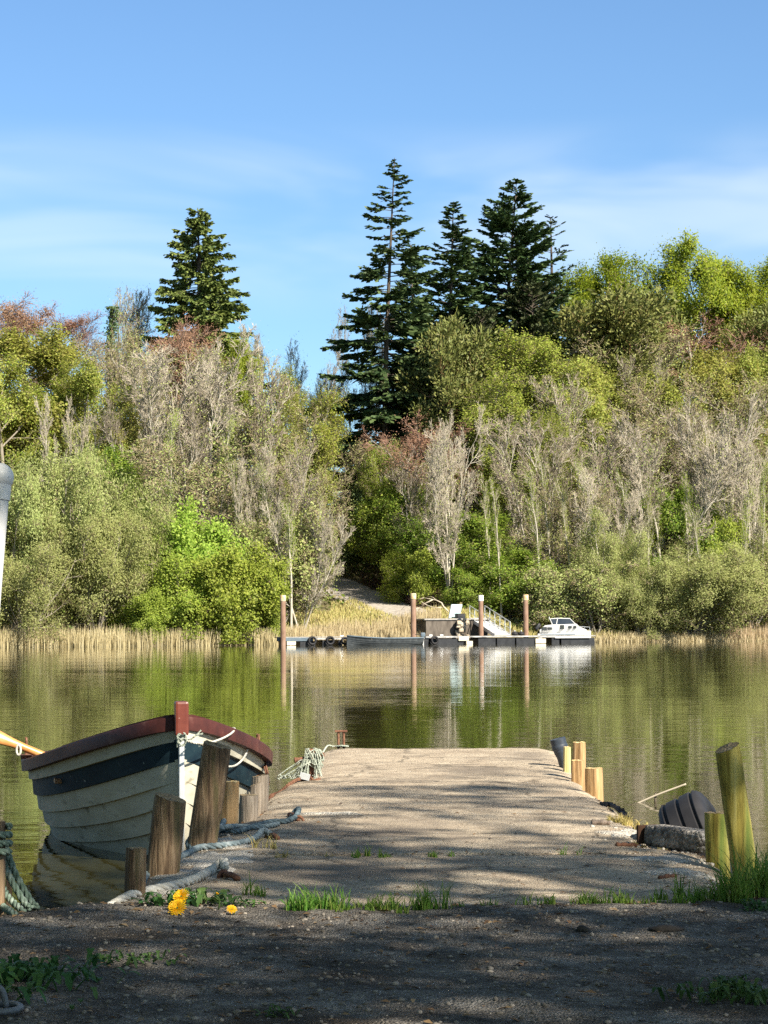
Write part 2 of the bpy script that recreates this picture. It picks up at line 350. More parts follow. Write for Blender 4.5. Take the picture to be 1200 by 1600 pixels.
def tubes(po, ra, n):
    B, P, _ = po.shape
    tg = nrm(np.gradient(po, axis=1)); ref = np.where(np.abs(tg[..., 2:3]) > .9, np.array([1., 0, 0]), np.array([0, 0, 1.]))
    u = nrm(np.cross(tg, ref)); w = np.cross(tg, u); a = np.arange(n) * 2 * np.pi / n
    V = po[:, :, None] + (u[:, :, None] * np.cos(a)[None, None, :, None] + w[:, :, None] * np.sin(a)[None, None, :, None]) * ra[:, :, None, None]
    V = V.reshape(-1, 3); b = (np.arange(B) * P * n)[:, None, None]; s = (np.arange(P - 1) * n)[None, :, None]; k = np.arange(n)[None, None]
    i = b + s + k; j = b + s + (k + 1) % n
    return V, np.stack([i, j, j + n, i + n], -1).reshape(-1, 4)
def cat(parts):
    V = []; Fq = []; o = 0
    for v, f in parts: V.append(v); Fq.append(f + o); o += len(v)
    return np.concatenate(V), np.concatenate(Fq)
def leaves(p, size, aspect, rng, flat=0.0, var=.4, dirs=None, out=None):
    n = len(p); s = size * rng.uniform(1 - var, 1 + var, n)[:, None]
    u = nrm(rng.normal(size=(n, 3))) if dirs is None else dirs
    nn = nrm(rng.normal(size=(n, 3)) + np.array([0, 0, flat]))
    if out is not None: nn = nrm(nn * .75 + nrm(p - out) * .9)
    v = nrm(np.cross(nn, u)); u = u if dirs is not None else nrm(np.cross(v, nn))

    a = u * s * .5; b = v * s * .5 * aspect; k = nrm(np.cross(u, v)) * s * .12
    V = np.stack([p - a, p + b - a * .15 + k, p + a, p - b - a * .15 + k], 1).reshape(-1, 3)
    return V, np.arange(n * 4).reshape(-1, 4)
PROTO = {}
def finish_proto(key, name, trunk, trunk_m, crown_parts, H=None, trunk_name='trunk', crown_name='crown'):
    """crown_parts: [(V, F, material)]"""
    me_t = mesh_np(name + '_trunk', trunk[0], trunk[1], trunk_m, smooth=True)
    V, Fq = cat([(v, f) for v, f, m in crown_parts]); mi = np.concatenate([np.full(len(f), i) for i, (v, f, m) in enumerate(crown_parts)])
    me_c = mesh_np(name + '_crown', V, Fq, [m for v, f, m in crown_parts], mi)
    h = max(np.percentile(V[:, 2], 99.7), 1e-3); w = 2 * np.percentile(np.hypot(V[:, 0], V[:, 1]), 86)
    PROTO.setdefault(key, []).append((name, me_t, me_c, h, w, trunk_name, crown_name))
def broadleaf(key, name, seed, H=10, stems=1, spread=.08, base_r=.15, limb=(14, .40, (35, 65), .25), sub=(7, .45, (30, 60)), twig=(6, .45, (25, 60)),
              fine=(4, .5, (20, 55)), trop=.05, wob=.12, trunk_m=None, twig_m=None, leaf_m=None, nleaf=20000, lsize=.2, laspect=.6, ljit=.18, lflat=.3,
              shape='round', rmin=.012, leaf_levels=(3, 4), trunkfrac=.85, leaf2=None, nleaf2=0, zmin=0.0, limb_r=.6):
    lsize *= .70; nleaf = int(nleaf * 1.35); nleaf2 = int(nleaf2 * 1.35); ljit *= 1.5
    rng = np.random.default_rng(seed)
    st = np.zeros((stems, 3)); an = rng.random(stems) * 6.28; rr = .02 * H * np.sqrt(rng.random(stems)) * (stems > 1)
    st[:, 0] = np.cos(an) * rr; st[:, 1] = np.sin(an) * rr
    dr = nrm(np.stack([np.cos(an) * spread * (1 if stems > 1 else .3) * rng.uniform(.4, 1.2, stems), np.sin(an) * spread * (1 if stems > 1 else .3) * rng.uniform(.4, 1.2, stems), np.ones(stems)], 1))
    ln = H * trunkfrac * rng.uniform(.8, 1.0, stems) if stems > 1 else np.array([H * trunkfrac])
    r0 = np.full(stems, base_r) * (rng.uniform(.6, 1, stems) if stems > 1 else 1)
    P0 = grow(st, dr, ln, 10, .05 + wob * .3, .03, rng); R0 = taper(r0, 10, .2)
    p, d, t, r, pi = spawn(P0, R0, limb[0], limb[3], .98, limb[2], rng)
    q = (t - limb[3]) / (1 - limb[3])
    sh = {'round': np.sin(np.pi * (q * .75 + .18)) , 'cone': 1.05 - q * .85, 'vase': .55 + .6 * q * (1.25 - q), 'dome': 1.0 - .55 * q}[shape]
    l1 = H * limb[1] * sh * rng.uniform(.75, 1.15, len(p)); P1 = grow(p, d, l1, 7, wob, trop, rng); R1 = taper(np.maximum(r * limb_r, rmin * 1.6), 7, .3)
    p, d, t, r, pi = spawn(P1, R1, sub[0], .2, .98, sub[2], rng)
    l2 = l1[pi] * sub[1] * (1.15 - .6 * t) * rng.uniform(.7, 1.2, len(p)); P2 = grow(p, d, l2, 5, wob, trop, rng); R2 = taper(np.maximum(r * .6, rmin * 1.4), 5, .4)
    p, d, t, r, pi = spawn(P2, R2, twig[0], .15, 1, twig[2], rng)
    l3 = np.maximum(l2[pi] * twig[1] * (1.15 - .5 * t) * rng.uniform(.7, 1.3, len(p)), .12); P3 = grow(p, d, l3, 4, wob, trop, rng); R3 = taper(np.maximum(r * .6, rmin), 4, .6)
    lv = {2: P2, 3: P3}; cr = [tubes(P3, R3, 3)]
    if fine:
        p, d, t, r, pi = spawn(P3, R3, fine[0], .15, 1, fine[2], rng)
        l4 = np.maximum(l3[pi] * fine[1] * (1.15 - .5 * t) * rng.uniform(.7, 1.3, len(p)), .10); P4 = grow(p, d, l4, 3, wob, trop, rng); R4 = taper(np.maximum(r * .7, rmin * .8), 3, .7)
        lv[4] = P4; cr.append(tubes(P4, R4, 3))
    trunk = cat([tubes(P0, R0, 8), tubes(P1, R1, 6), tubes(P2, R2, 4)])
    V, Fq = cat(cr); parts = [(V, Fq, twig_m)]
    if nleaf:
        pts = np.concatenate([lv[k].reshape(-1, 3) for k in leaf_levels if k in lv])
        pts = pts[pts[:, 2] > zmin * H]
        c = pts[rng.integers(0, len(pts), nleaf)] + rng.normal(size=(nleaf, 3)) * ljit
        c[:, 2] = np.maximum(c[:, 2], .05)
        ctr = np.array([0, 0, np.percentile(pts[:, 2], 35)]); parts.append((*leaves(c, lsize, laspect, rng, lflat, out=ctr), leaf_m))
        if leaf2:
            c = pts[rng.integers(0, len(pts), nleaf2)] + rng.normal(size=(nleaf2, 3)) * ljit
            parts.append((*leaves(c, lsize, laspect, rng, lflat, out=ctr), leaf2))
    finish_proto(key, name, trunk, trunk_m, parts)
def conifer(key, name, seed, H=20, Wd=7, z0=.1, nwh=34, per=6, droop=-.05, tip=.10, prof=lambda q: (1 - q) ** .75, needle=nd_fir, bark=bark_dark, dens=1.0,
            twl=.30, qs=.40, base_r=.28, miss=.1, hang=.2, up=.25):
    rng = np.random.default_rng(seed)
    P0 = grow(np.zeros((1, 3)), np.array([[0, 0, 1.]]), np.array([H]), 12, .01, .05, rng); R0 = taper(np.array([base_r]), 12, .06)
    zq = np.linspace(z0, .985, nwh); br = []
    for q in zq:
        qq = (q - z0) / (1 - z0)
        for k in range(per):
            if rng.random() < miss: continue
            br.append((q + rng.uniform(-.8, .8) * (1 - z0) / nwh, rng.random() * 6.283, max(.25, Wd / 2 * prof(qq) * rng.uniform(.5, 1.18)), qq))
    br = np.array(br); f = np.clip(br[:, 0], 0, .99) * 11; i = np.minimum(f.astype(int), 10); fr = (f - i)[:, None]
    st = P0[0, i] * (1 - fr) + P0[0, i + 1] * fr
    elev = up * br[:, 3] ** 1.5 * 2.2 + droop + rng.normal(size=len(br)) * .16; d = nrm(np.stack([np.cos(br[:, 1]), np.sin(br[:, 1]), elev], 1))
    P = 7; po = np.zeros((len(br), P, 3)); po[:, 0] = st; dd = d.copy(); step = (br[:, 2] / (P - 1))[:, None]
    for k in range(1, P):
        po[:, k] = po[:, k - 1] + dd * step
        tr = (-tip if k < 3 else tip * 1.3)
        dd = nrm(dd + rng.normal(size=dd.shape) * .05 + np.array([0, 0, tr]))
    ra = taper(np.maximum(.012 * br[:, 2] + .012, .02), P, .3)
    # side twigs
    pts = []; drs = []; sz = []
    for b in range(len(br)):
        L_ = br[b, 2]; n = max(3, int(L_ / .095 * dens))
        t = np.sqrt(rng.uniform(.03, 1, n)); f = t * (P - 1); i = np.minimum(f.astype(int), P - 2); fr = (f - i)[:, None]
        p = po[b, i] * (1 - fr) + po[b, i + 1] * fr; tg = nrm(po[b, i + 1] - po[b, i]); sd = nrm(np.cross(tg, [0, 0, 1.])) * np.where(rng.random(n) < .5, -1, 1)[:, None]
        dv = nrm(tg * .8 + sd * rng.uniform(.2, 1.1, n)[:, None] + np.array([0, 0, -1]) * rng.uniform(-.1, 1, n)[:, None] * hang)
        tl = (twl * L_ * (1.1 - .75 * t) + .18) * rng.uniform(.6, 1.1, n)
        for m_ in range(3):
            pts.append(p + dv * (tl * (m_ + .4) / 3)[:, None]); drs.append(nrm(dv + rng.normal(size=dv.shape) * .18)); sz.append(np.maximum(tl * .55, .22))
    pts = np.concatenate(pts); drs = np.concatenate(drs); sz = np.concatenate(sz)
    n = len(pts); nn = rng.normal(size=(n, 3)) + np.array([0, 0, .8]); v = nrm(np.cross(nn, drs)); a = drs * sz[:, None] * .5; bb = v * np.minimum(qs * .5, sz * .32)[:, None]
    V = np.stack([pts - a, pts + bb, pts + a, pts - bb], 1).reshape(-1, 3)
    trunk = tubes(P0, R0, 8); bv = tubes(po, ra, 4)
    finish_proto(key, name, trunk, bark, [(bv[0], bv[1], bark), (V, np.arange(n * 4).reshape(-1, 4), needle)])
def pine(key, name, seed, H=12, Wd=8, z0=.45, needle=nd_pine, bark=bark_orange, nl=26, clump=90, cs=.55):
    rng = np.random.default_rng(seed)
    P0 = grow(np.zeros((1, 3)), nrm(np.array([[.06, 0, 1.]])), np.array([H * .93]), 12, .07, .05, rng); R0 = taper(np.array([.26]), 12, .2)
    p, d, t, r, pi = spawn(P0, R0, nl, z0, .99, (50, 95), rng); q = (t - z0) / (1 - z0)
    l1 = Wd * .5 * np.sin(np.pi * (q * .7 + .25)) * rng.uniform(.6, 1.15, nl); P1 = grow(p, d, l1, 7, .22, .10, rng); R1 = taper(np.maximum(r * .5, .04), 7, .35)
    p, d, t, r, pi = spawn(P1, R1, 6, .35, 1, (25, 70), rng)
    l2 = l1[pi] * .38 * rng.uniform(.6, 1.2, len(p)); P2 = grow(p, d, l2, 4, .2, .14, rng); R2 = taper(np.maximum(r * .6, .02), 4, .5)
    tips = np.concatenate([P2[:, -1], P2[:, 2]]); c = np.repeat(tips, clump, 0); n = len(c)
    g = rng.normal(size=(n, 3)) * np.array([cs, cs, cs * .5]); c = c + g
    dv = nrm(g + np.array([0, 0, .35]) + rng.normal(size=(n, 3)) * .3)
    trunk = cat([tubes(P0, R0, 8), tubes(P1, R1, 6)]); tw = tubes(P2, R2, 4); lf = leaves(c, .34, .34, rng, .3, dirs=dv)
    finish_proto(key, name, trunk, bark, [(tw[0], tw[1], bark), (lf[0], lf[1], needle)])

UPR = dict(limb=(20, .42, (16, 42), .20), sub=(8, .46, (20, 45)), twig=(7, .48, (20, 50)), fine=(4, .6, (18, 45)), trop=.085, wob=.10, limb_r=.36)
for s in (1, 2, 3):
    broadleaf('bare', 'bare_tree', s, 11, stems=4, spread=.36, trunk_m=bark_pale, twig_m=twig_grey, nleaf=2600, leaf_m=lf_brown, lsize=.12, leaf2=lf_lime, nleaf2=1800, base_r=.105, shape='vase', rmin=.0135, limb=(11, .27, (12, 36), .20), sub=(7, .5, (18, 42)), twig=(6, .5, (18, 48)), fine=(4, .6, (18, 45)), trop=.085, wob=.09, limb_r=.42)
for s in (4, 5):
    broadleaf('pale', 'bare_tree', s, 11, trunk_m=bark_pale, twig_m=twig_pale, nleaf=1500, leaf_m=lf_brown, lsize=.12, base_r=.12, stems=4, spread=.38, shape='vase', rmin=.013, limb=(12, .27, (12, 36), .20), sub=(7, .5, (18, 42)), twig=(6, .5, (18, 48)), fine=(4, .6, (18, 45)), trop=.085, wob=.09, limb_r=.40)
for s in (51, 52):
    broadleaf('slim', 'birch_tree', s, 11, trunk_m=bark_pale, twig_m=twig_pale, nleaf=1800, leaf_m=lf_lime, lsize=.15, base_r=.23, shape='vase', rmin=.014, limb=(12, .20, (18, 45), .45), sub=(6, .46, (20, 45)), twig=(5, .5, (20, 50)), fine=(3, .6, (18, 45)), trop=.09, wob=.08, limb_r=.4, trunkfrac=.95)
for s in (6, 7):
    broadleaf('red', 'bare_tree', s, 11, trunk_m=bark_grey, twig_m=twig_red, nleaf=9000, leaf_m=lf_bud, lsize=.13, base_r=.18, shape='round', rmin=.017,
              limb=(16, .42, (35, 65), .25), sub=(8, .46, (25, 55)), twig=(7, .48, (25, 60)), fine=(4, .55, (20, 55)), trop=.04, wob=.13)
for s in (8, 9):
    broadleaf('brown', 'bare_tree', s, 10, stems=3, spread=.28, trunk_m=bark_grey, twig_m=twig_brown, nleaf=5500, leaf_m=lf_brown, lsize=.15, base_r=.11, shape='vase', rmin=.016,
              limb=(9, .40, (22, 55), .12), sub=(7, .5, (25, 55)), twig=(6, .5, (25, 60)), fine=(4, .55, (20, 55)), trop=.05, wob=.13)
for s in (10, 11, 12):
    broadleaf('olive', 'oak_tree', s, 11, trunk_m=bark_grey, twig_m=twig_brown, nleaf=26000, leaf_m=lf_olive, lsize=.21, base_r=.2, shape='round',
              limb=(18, .42, (40, 75), .2), trop=.03, ljit=.16, leaf2=lf_lime, nleaf2=5000)
for s in (13, 14, 15):
    broadleaf('lime', 'birch_tree', s, 12, trunk_m=bark_pale, twig_m=twig_brown, nleaf=17000, leaf_m=lf_lime, lsize=.18, base_r=.13, shape='vase', leaf2=lf_olive, nleaf2=6000, ljit=.15, **UPR)
for s in (16, 17):
    broadleaf('maple', 'maple_tree', s, 12, trunk_m=bark_dark, twig_m=twig_brown, nleaf=36000, leaf_m=lf_maple, lsize=.215, base_r=.25, shape='round',
              limb=(15, .46, (40, 75), .25), sub=(6, .46, (30, 65)), twig=(5, .42, (30, 60)), fine=(3, .4, (20, 60)), trop=.03, ljit=.20)
for s in (18, 19):
    broadleaf('green', 'leafy_tree', s, 10, stems=2, spread=.15, trunk_m=bark_dark, twig_m=twig_brown, nleaf=14000, leaf_m=lf_green, lsize=.24, base_r=.11, shape='round',
              limb=(13, .36, (35, 75), .08), trop=.02, ljit=.2, leaf2=lf_lime, nleaf2=5000)
for s in (20, 21, 22):
    broadleaf('willow', 'willow_shrub', s, 7, stems=11, spread=.75, trunk_m=bark_grey, twig_m=twig_brown, nleaf=46000, leaf_m=lf_willow, lsize=.16, laspect=.42, base_r=.07, shape='dome',
              limb=(8, .36, (25, 70), .05), sub=(5, .5, (25, 60)), twig=(5, .5, (25, 60)), fine=(3, .5, (20, 55)), trop=.05, ljit=.16)
for s in (23, 24, 25):
    broadleaf('bright', 'leafy_shrub', s, 6, stems=8, spread=.55, trunk_m=bark_grey, twig_m=twig_brown, nleaf=36000, leaf_m=lf_bright, lsize=.19, laspect=.7, base_r=.06, shape='dome',
              limb=(8, .36, (25, 75), .04), sub=(5, .5, (30, 65)), twig=(5, .5, (30, 65)), fine=(3, .5, (20, 60)), trop=.03, ljit=.17)
for s in (26, 27):
    broadleaf('thicket', 'twiggy_shrub', s, 5, stems=9, spread=.5, trunk_m=bark_grey, twig_m=twig_brown, nleaf=6500, leaf_m=lf_brown, lsize=.15, base_r=.05, shape='dome',
              limb=(8, .36, (25, 65), .05), sub=(6, .5, (25, 60)), twig=(6, .5, (25, 60)), fine=(3, .5, (20, 55)), trop=.05, ljit=.14, rmin=.014, leaf2=lf_willow, nleaf2=5000)
broadleaf('ever', 'holly_tree', 28, 8, trunk_m=bark_dark, twig_m=bark_dark, nleaf=24000, leaf_m=lf_ever, lsize=.22, base_r=.13, shape='cone', limb=(22, .3, (55, 90), .06), trop=.0, ljit=.2)
conifer('fir_a', 'fir_tree', 31, 26, 9.5, z0=.12, nwh=48, per=6, droop=-.16, tip=.08, dens=2.2, miss=.22, hang=.55, qs=.26, twl=.34, base_r=.22, prof=lambda q: (1 - q) ** .8 * (1.0 if q < .3 else .85) + .02, up=.22)
conifer('fir_b', 'fir_tree', 32, 22, 8.0, z0=.10, nwh=46, per=7, droop=.02, tip=.06, dens=2.2, miss=.15, hang=.5, qs=.26, twl=.34, base_r=.22, prof=lambda q: (1 - q) ** .8, up=.30)
conifer('fir_c', 'fir_tree', 33, 22, 8.5, z0=.12, nwh=40, per=9, droop=.10, tip=.05, dens=2.3, miss=.12, hang=.45, qs=.26, twl=.34, base_r=.22, prof=lambda q: min(1, 1.15 * (1 - q) ** .6) * .95, up=.30)
conifer('fir_d', 'fir_tree', 34, 20, 6.5, z0=.20, nwh=22, per=5, droop=.10, tip=.03, dens=.55, miss=.25, prof=lambda q: .75 * (1 - q) ** .45, up=.35)
conifer('yew', 'yew_tree', 35, 14, 10, z0=.05, nwh=34, per=8, droop=.10, tip=.02, dens=1.0, miss=.1, prof=lambda q: math.sqrt(max(0, 1 - q * q)) + .05, needle=leaf_mat('needle_yew', [(.035, .05, .022), (.06, .075, .03), (.09, .10, .04)], trans=.15), up=.2, qs=.26)
conifer('cedar', 'cedar_tree', 36, 18, 8.5, z0=.04, nwh=110, per=4, droop=-.28, tip=.12, dens=2.8, miss=.10, prof=lambda q: (1 - q) ** .62 * .95 + .03, needle=nd_cedar, hang=1.8, twl=.22, qs=.17, up=.25)
pine('pine', 'pine_tree', 41, clump=58); pine('pine', 'pine_tree', 42, 11, 9, z0=.35)

TRUNK_NAMES = {}
def plant(key, px, top, wpx, off, label, catg, group, vi=None, base=None, tilt=0.0, rot=None):
    vs = PROTO[key];
    name, mt, mc, h, w, tn, cn = vs[(vi if vi is not None else int(px * 7 + top)) % len(vs)]
    x = 0.0
    for _ in range(6):
        y = float(shore_y(x)) + off; x = at(px, 900, y).x
    zt = at(px, top, y).z; zg = (hz(x, y) - .1) if base is None else base
    pm = F_PX / y; sz = (zt - zg) / h; sx = wpx / pm / w
    if key in ('bare', 'pale'): sx *= 1.12
    if key == 'slim': group = 'slim pale birch stems on the far bank'
    o = thing(name, label, catg, (x, y, zg), group)
    o.rotation_euler = (0, 0, rot if rot is not None else (px * 1.7 + top * .9) % 6.28); o.scale = (sx, sx, sz)
    link(tn, mt, o); link(cn, mc, o)
    return o

# ------------------------------------------------------------------ the wooded bank (kind, px, top, width px, metres behind the shore, label)
BANK = 'trees and shrubs on the far bank'
TREES = [
 # skyline
 ('red', 35, 463, 175, 55, 'reddish budding bare tree on the skyline at the wood\'s low end', 'tree'),
 ('red', 100, 482, 120, 60, 'smaller reddish budding bare tree between olive oak and ivy-clad tree', 'tree'),
 ('bare', 190, 452, 110, 62, 'fine grey bare tree against the sky behind the ivy-clad trunk', 'tree'),
 ('cedar', 315, 334, 172, 55, 'lone broad cone-shaped cedar standing above the bare trees', 'tree'),
 ('red', 315, 500, 160, 43, 'rusty pink budding tree directly below the lone cedar', 'tree'),
 ('maple', 358, 532, 90, 40, 'small vivid yellow-green tree tucked beneath the lone cedar', 'tree'),
 ('bare', 425, 520, 95, 50, 'grey bare tree on the skyline just past the lone cedar', 'tree'),
 ('bare', 468, 565, 80, 55, 'low grey bare tree at the edge of the sky gap', 'tree'),
 ('bare', 505, 590, 80, 62, 'faint grey bare tree down in the gap of the skyline', 'tree'),
 ('bare', 560, 478, 80, 58, 'thin grey bare tree showing behind the tallest fir', 'tree'),
 ('bare', 545, 610, 90, 55, 'grey bare tree low behind the tallest fir', 'tree'),
 ('fir_a', 602, 262, 225, 37, 'tallest slender fir with ragged dark branches', 'fir'),
 ('fir_b', 703, 320, 195, 44, 'pointed dark fir between the tallest fir and the broad one', 'fir'),
 ('fir_c', 790, 288, 195, 46, 'dense broad-topped dark fir, second tallest', 'fir'),
 ('fir_d', 868, 340, 110, 50, 'thin sparse fir with bare arms beside the dense broad fir', 'fir'),
 ('fir_b', 655, 385, 130, 40, 'lower dark fir crowded between the tallest fir and the pointed fir', 'fir'),
 ('fir_b', 835, 395, 120, 44, 'dark fir crowded between the dense broad fir and the thin one', 'fir'),
 ('yew', 835, 445, 170, 40, 'dark bushy evergreen at the foot of the dense broad fir', 'tree'),
 ('yew', 755, 485, 110, 40, 'dark bushy evergreen at the foot of the pointed fir', 'tree'),
 ('pine', 695, 497, 125, 30, 'rounded pine with twisted orange limbs in front of the firs', 'pine'),
 ('pine', 935, 468, 190, 38, 'spreading olive pine between the dark firs and the maples', 'pine'),
 ('pine', 1010, 455, 150, 44, 'bluish pine tucked under the largest yellow-green maple', 'pine'),
 ('maple', 975, 395, 190, 52, 'first yellow-green maple beside the thin sparse fir', 'tree'),
 ('maple', 1045, 385, 240, 54, 'largest domed yellow-green maple on the skyline', 'tree'),
 ('maple', 1112, 415, 150, 55, 'smaller golden-green maple past the largest maple', 'tree'),
 ('maple', 1190, 418, 160, 56, 'loose pale maple at the very end of the skyline', 'tree'),
 ('fir_b', 1127, 412, 50, 64, 'small dark fir tip poking up between the maples', 'fir'),
 ('pine', 1180, 480, 130, 46, 'pale green pine below the last maple of the skyline', 'pine'),
 ('red', 1070, 488, 210, 42, 'wide rusty budding tree below the largest maple', 'tree'),
 # upper slope, west
 ('olive', 60, 512, 225, 36, 'big rounded olive oak high on the slope under the reddish trees', 'tree'),
 ('olive', 5, 560, 150, 30, 'olive oak at the end of the wood under the big rounded oak', 'tree'),
 ('olive', 130, 560, 150, 30, 'olive oak leaning out beside the big rounded oak', 'tree'),
 ('olive', 200, 640, 130, 23, 'low yellowish oak in front of the pale bare giant', 'tree'),
 ('brown', 225, 545, 130, 32, 'brown budding tree below the ivy-clad trunk', 'tree'),
 ('brown', 165, 520, 90, 42, 'small brown budding tree around the ivy-clad trunk', 'tree'),
 ('bare', 255, 545, 150, 28, 'grey twiggy tree behind the pale bare giant', 'tree'),
 ('pale', 310, 522, 250, 22, 'pale bare giant with a wide fan of whitish branches', 'tree'),
 ('bare', 380, 565, 170, 22, 'pinkish grey bare tree shoulder to shoulder with the pale giant', 'tree'),
 ('bare', 235, 620, 130, 17, 'low fan of bare branches in front of the pale giant', 'tree'),
 ('lime', 445, 570, 120, 32, 'light green birch at the edge of the sky gap', 'birch'),
 ('lime', 478, 610, 100, 24, 'slim light green birch leaning into the sky gap', 'birch'),
 ('brown', 430, 640, 140, 20, 'brown twiggy tree beneath the light green birch of the gap', 'tree'),
 ('pale', 98, 618, 80, 20, 'small white-stemmed tree in front of the olive oaks', 'tree'),
 ('green', 160, 700, 110, 17, 'dark green tree in the shade behind the grey willows', 'tree'),
 ('brown', 300, 690, 200, 14, 'brown thicket tree at the foot of the pale giant', 'tree'),
 # shore, west
 ('willow', 95, 708, 235, 6, 'largest grey-green willow dome above the reeds', 'willow'),
 ('willow', 10, 745, 210, 5, 'grey-green willow at the end of the reed bed', 'willow'),
 ('willow', 150, 800, 190, 2.5, 'low grey-green willow hanging over the reeds', 'willow'),
 ('willow', 40, 850, 200, 1.5, 'darker willow skirt close above the reed tips', 'willow'),
 ('willow', 205, 790, 130, 6, 'olive willow between the big grey dome and the bright shrubs', 'willow'),
 ('bright', 305, 795, 170, 6, 'tall bright green shrub behind the two waterside ones', 'shrub'),
 ('bright', 275, 872, 120, 1.2, 'bright green waterside shrub standing in the reeds', 'shrub'),
 ('bright', 350, 858, 160, 1.2, 'widest bright green waterside shrub beside the first mooring pile', 'shrub'),
 ('bright', 225, 920, 90, .8, 'small bright green bush low among the reeds', 'shrub'),
 ('bright', 408, 905, 70, .8, 'small green bush right behind the first mooring pile', 'shrub'),
 ('pale', 402, 690, 85, 10, 'white-trunked bare tree behind the bright green shrubs', 'tree'),
 ('thicket', 440, 800, 130, 6, 'olive twiggy shrub between bright shrubs and the straw slope', 'shrub'),
 ('thicket', 478, 820, 90, 8, 'brown twiggy shrub leaning over the gravel path', 'shrub'),
 ('bare', 455, 690, 130, 9, 'bare twiggy tree arching over the olive thicket', 'tree'),
 ('brown', 490, 730, 100, 16, 'brown leaning tree beside the path entrance', 'tree'),
 ('pale', 470, 780, 100, 4, 'slender pale stems rising from the straw slope', 'tree'),
 # the hollow with the path
 ('ever', 585, 700, 80, 30, 'dark holly deep in the hollow behind the path', 'tree'),
 ('green', 600, 780, 90, 22, 'shaded green tree beside the path where it enters the wood', 'tree'),
 ('brown', 545, 760, 90, 34, 'brown budding tree at the top of the path', 'tree'),
 ('brown', 570, 690, 110, 34, 'brown budding tree in the hollow under the tallest fir', 'tree'),
 ('lime', 600, 690, 70, 26, 'thin light green sapling beneath the tallest fir', 'birch'),
 ('green', 640, 760, 110, 20, 'fresh green tree over the dark bracken bank', 'tree'),
 ('green', 668, 810, 100, 13, 'fresh green tree behind the fallen branch', 'tree'),
 ('pale', 702, 640, 130, 8.5, 'white-trunked bare tree standing tall behind the wall', 'tree'),
 ('red', 655, 655, 150, 22, 'reddish budding tree below the pine with orange limbs', 'tree'),
 ('bare', 650, 700, 130, 15, 'grey bare tree with drooping branches above the bracken', 'tree'),
 ('green', 765, 800, 130, 11, 'dense green tree behind the gangway', 'tree'),
 ('green', 800, 860, 120, 6, 'leafy green tree behind the last mooring pile', 'tree'),
 ('green', 722, 885, 90, 7, 'leafy green tree over the sign board', 'tree'),
 ('bright', 640, 850, 90, 12, 'bright green bush beside the second mooring pile', 'shrub'),
 # upper slope, east
 ('lime', 795, 528, 150, 32, 'tall yellow-green birch in front of the dark evergreens', 'birch'),
 ('lime', 765, 590, 130, 25, 'yellow-green birch lower down behind the white-trunked tree', 'birch'),
 ('lime', 860, 560, 160, 32, 'yellow-green birch below the spreading olive pine', 'birch'),
 ('lime', 810, 640, 130, 18, 'slim yellow-green birch above the leafy green trees', 'birch'),
 ('olive', 925, 575, 200, 30, 'olive oak in the middle of the eastern slope', 'tree'),
 ('olive', 1010, 580, 200, 30, 'rounded olive oak beneath the wide rusty tree', 'tree'),
 ('olive', 1105, 545, 190, 34, 'tallest olive oak of the eastern slope', 'tree'),
 ('olive', 1185, 540, 150, 36, 'olive oak at the end of the eastern slope', 'tree'),
 ('brown', 985, 520, 150, 36, 'brown budding tree between olive pine and rusty tree', 'tree'),
 ('brown', 1050, 592, 150, 26, 'brown budding tree between the olive oaks and the tall whitish tree', 'tree'),
 ('bare', 880, 590, 130, 26, 'grey bare tree poking through the yellow-green birches', 'tree'),
 ('brown', 1150, 585, 140, 28, 'brown budding tree below the tallest olive oak', 'tree'),
 ('bare', 985, 560, 110, 33, 'grey bare tree half hidden by the olive oaks', 'tree'),
 # lower slope, east
 ('bare', 835, 655, 150, 13, 'pale bare tree above the last mooring pile', 'tree'),
 ('bare', 905, 648, 180, 15, 'wide bare tree with dark forks above the cabin boat', 'tree'),
 ('bare', 965, 690, 140, 12, 'bare tree with a crooked stem past the cabin boat', 'tree'),
 ('pale', 1045, 640, 190, 9, 'tall whitish bare tree above the shore willow', 'tree'),
 ('brown', 1000, 640, 160, 20, 'brown budding tree behind the crooked bare tree', 'tree'),
 ('bare', 1120, 640, 160, 16, 'wide grey bare tree beside the tall whitish one', 'tree'),
 ('pale', 1175, 620, 150, 8, 'whitish bare tree with several trunks at the wood\'s far end', 'tree'),
 ('brown', 870, 760, 130, 9, 'brown thicket tree right behind the cabin boat', 'tree'),
 ('pale', 945, 735, 130, 6, 'pale olive sapling with slanting stems past the cabin boat', 'tree'),
 ('bright', 1118, 805, 100, 8, 'bright green bush between the whitish bare trunks', 'shrub'),
 ('green', 985, 850, 90, 7, 'dark green bush behind the shore willow', 'shrub'),
 ('green', 1060, 760, 110, 10, 'dim green tree in the shade of the whitish bare tree', 'tree'),
 *[('slim', px, top, 42, off, 'slim pale birch stem among the bare trees above the eastern shore', 'birch') for px, top, off in ((842, 735, 5), (862, 700, 8), (893, 745, 5), (918, 715, 9), (935, 790, 3), (990, 730, 7), (1012, 770, 4), (1032, 745, 8), (1075, 735, 6), (1100, 780, 4), (1142, 725, 7), (1160, 760, 4), (1192, 720, 5), (783, 745, 5), (765, 735, 8))],
 *[('slim', px, top, 42, off, 'slim pale birch stem among the bare trees of the western slope', 'birch') for px, top, off in ((265, 640, 15), (345, 650, 14), (378, 700, 9), (425, 720, 8), (455, 780, 3))],
 # shore, east
 ('willow', 1080, 850, 200, 1.2, 'wide grey-olive willow with dark boughs low over the water', 'willow'),
 ('willow', 1000, 880, 130, 1.5, 'smaller grey-olive willow beside the wide low one', 'willow'),
 ('thicket', 930, 880, 120, 1.5, 'brown twiggy shrub just past the cabin boat', 'shrub'),
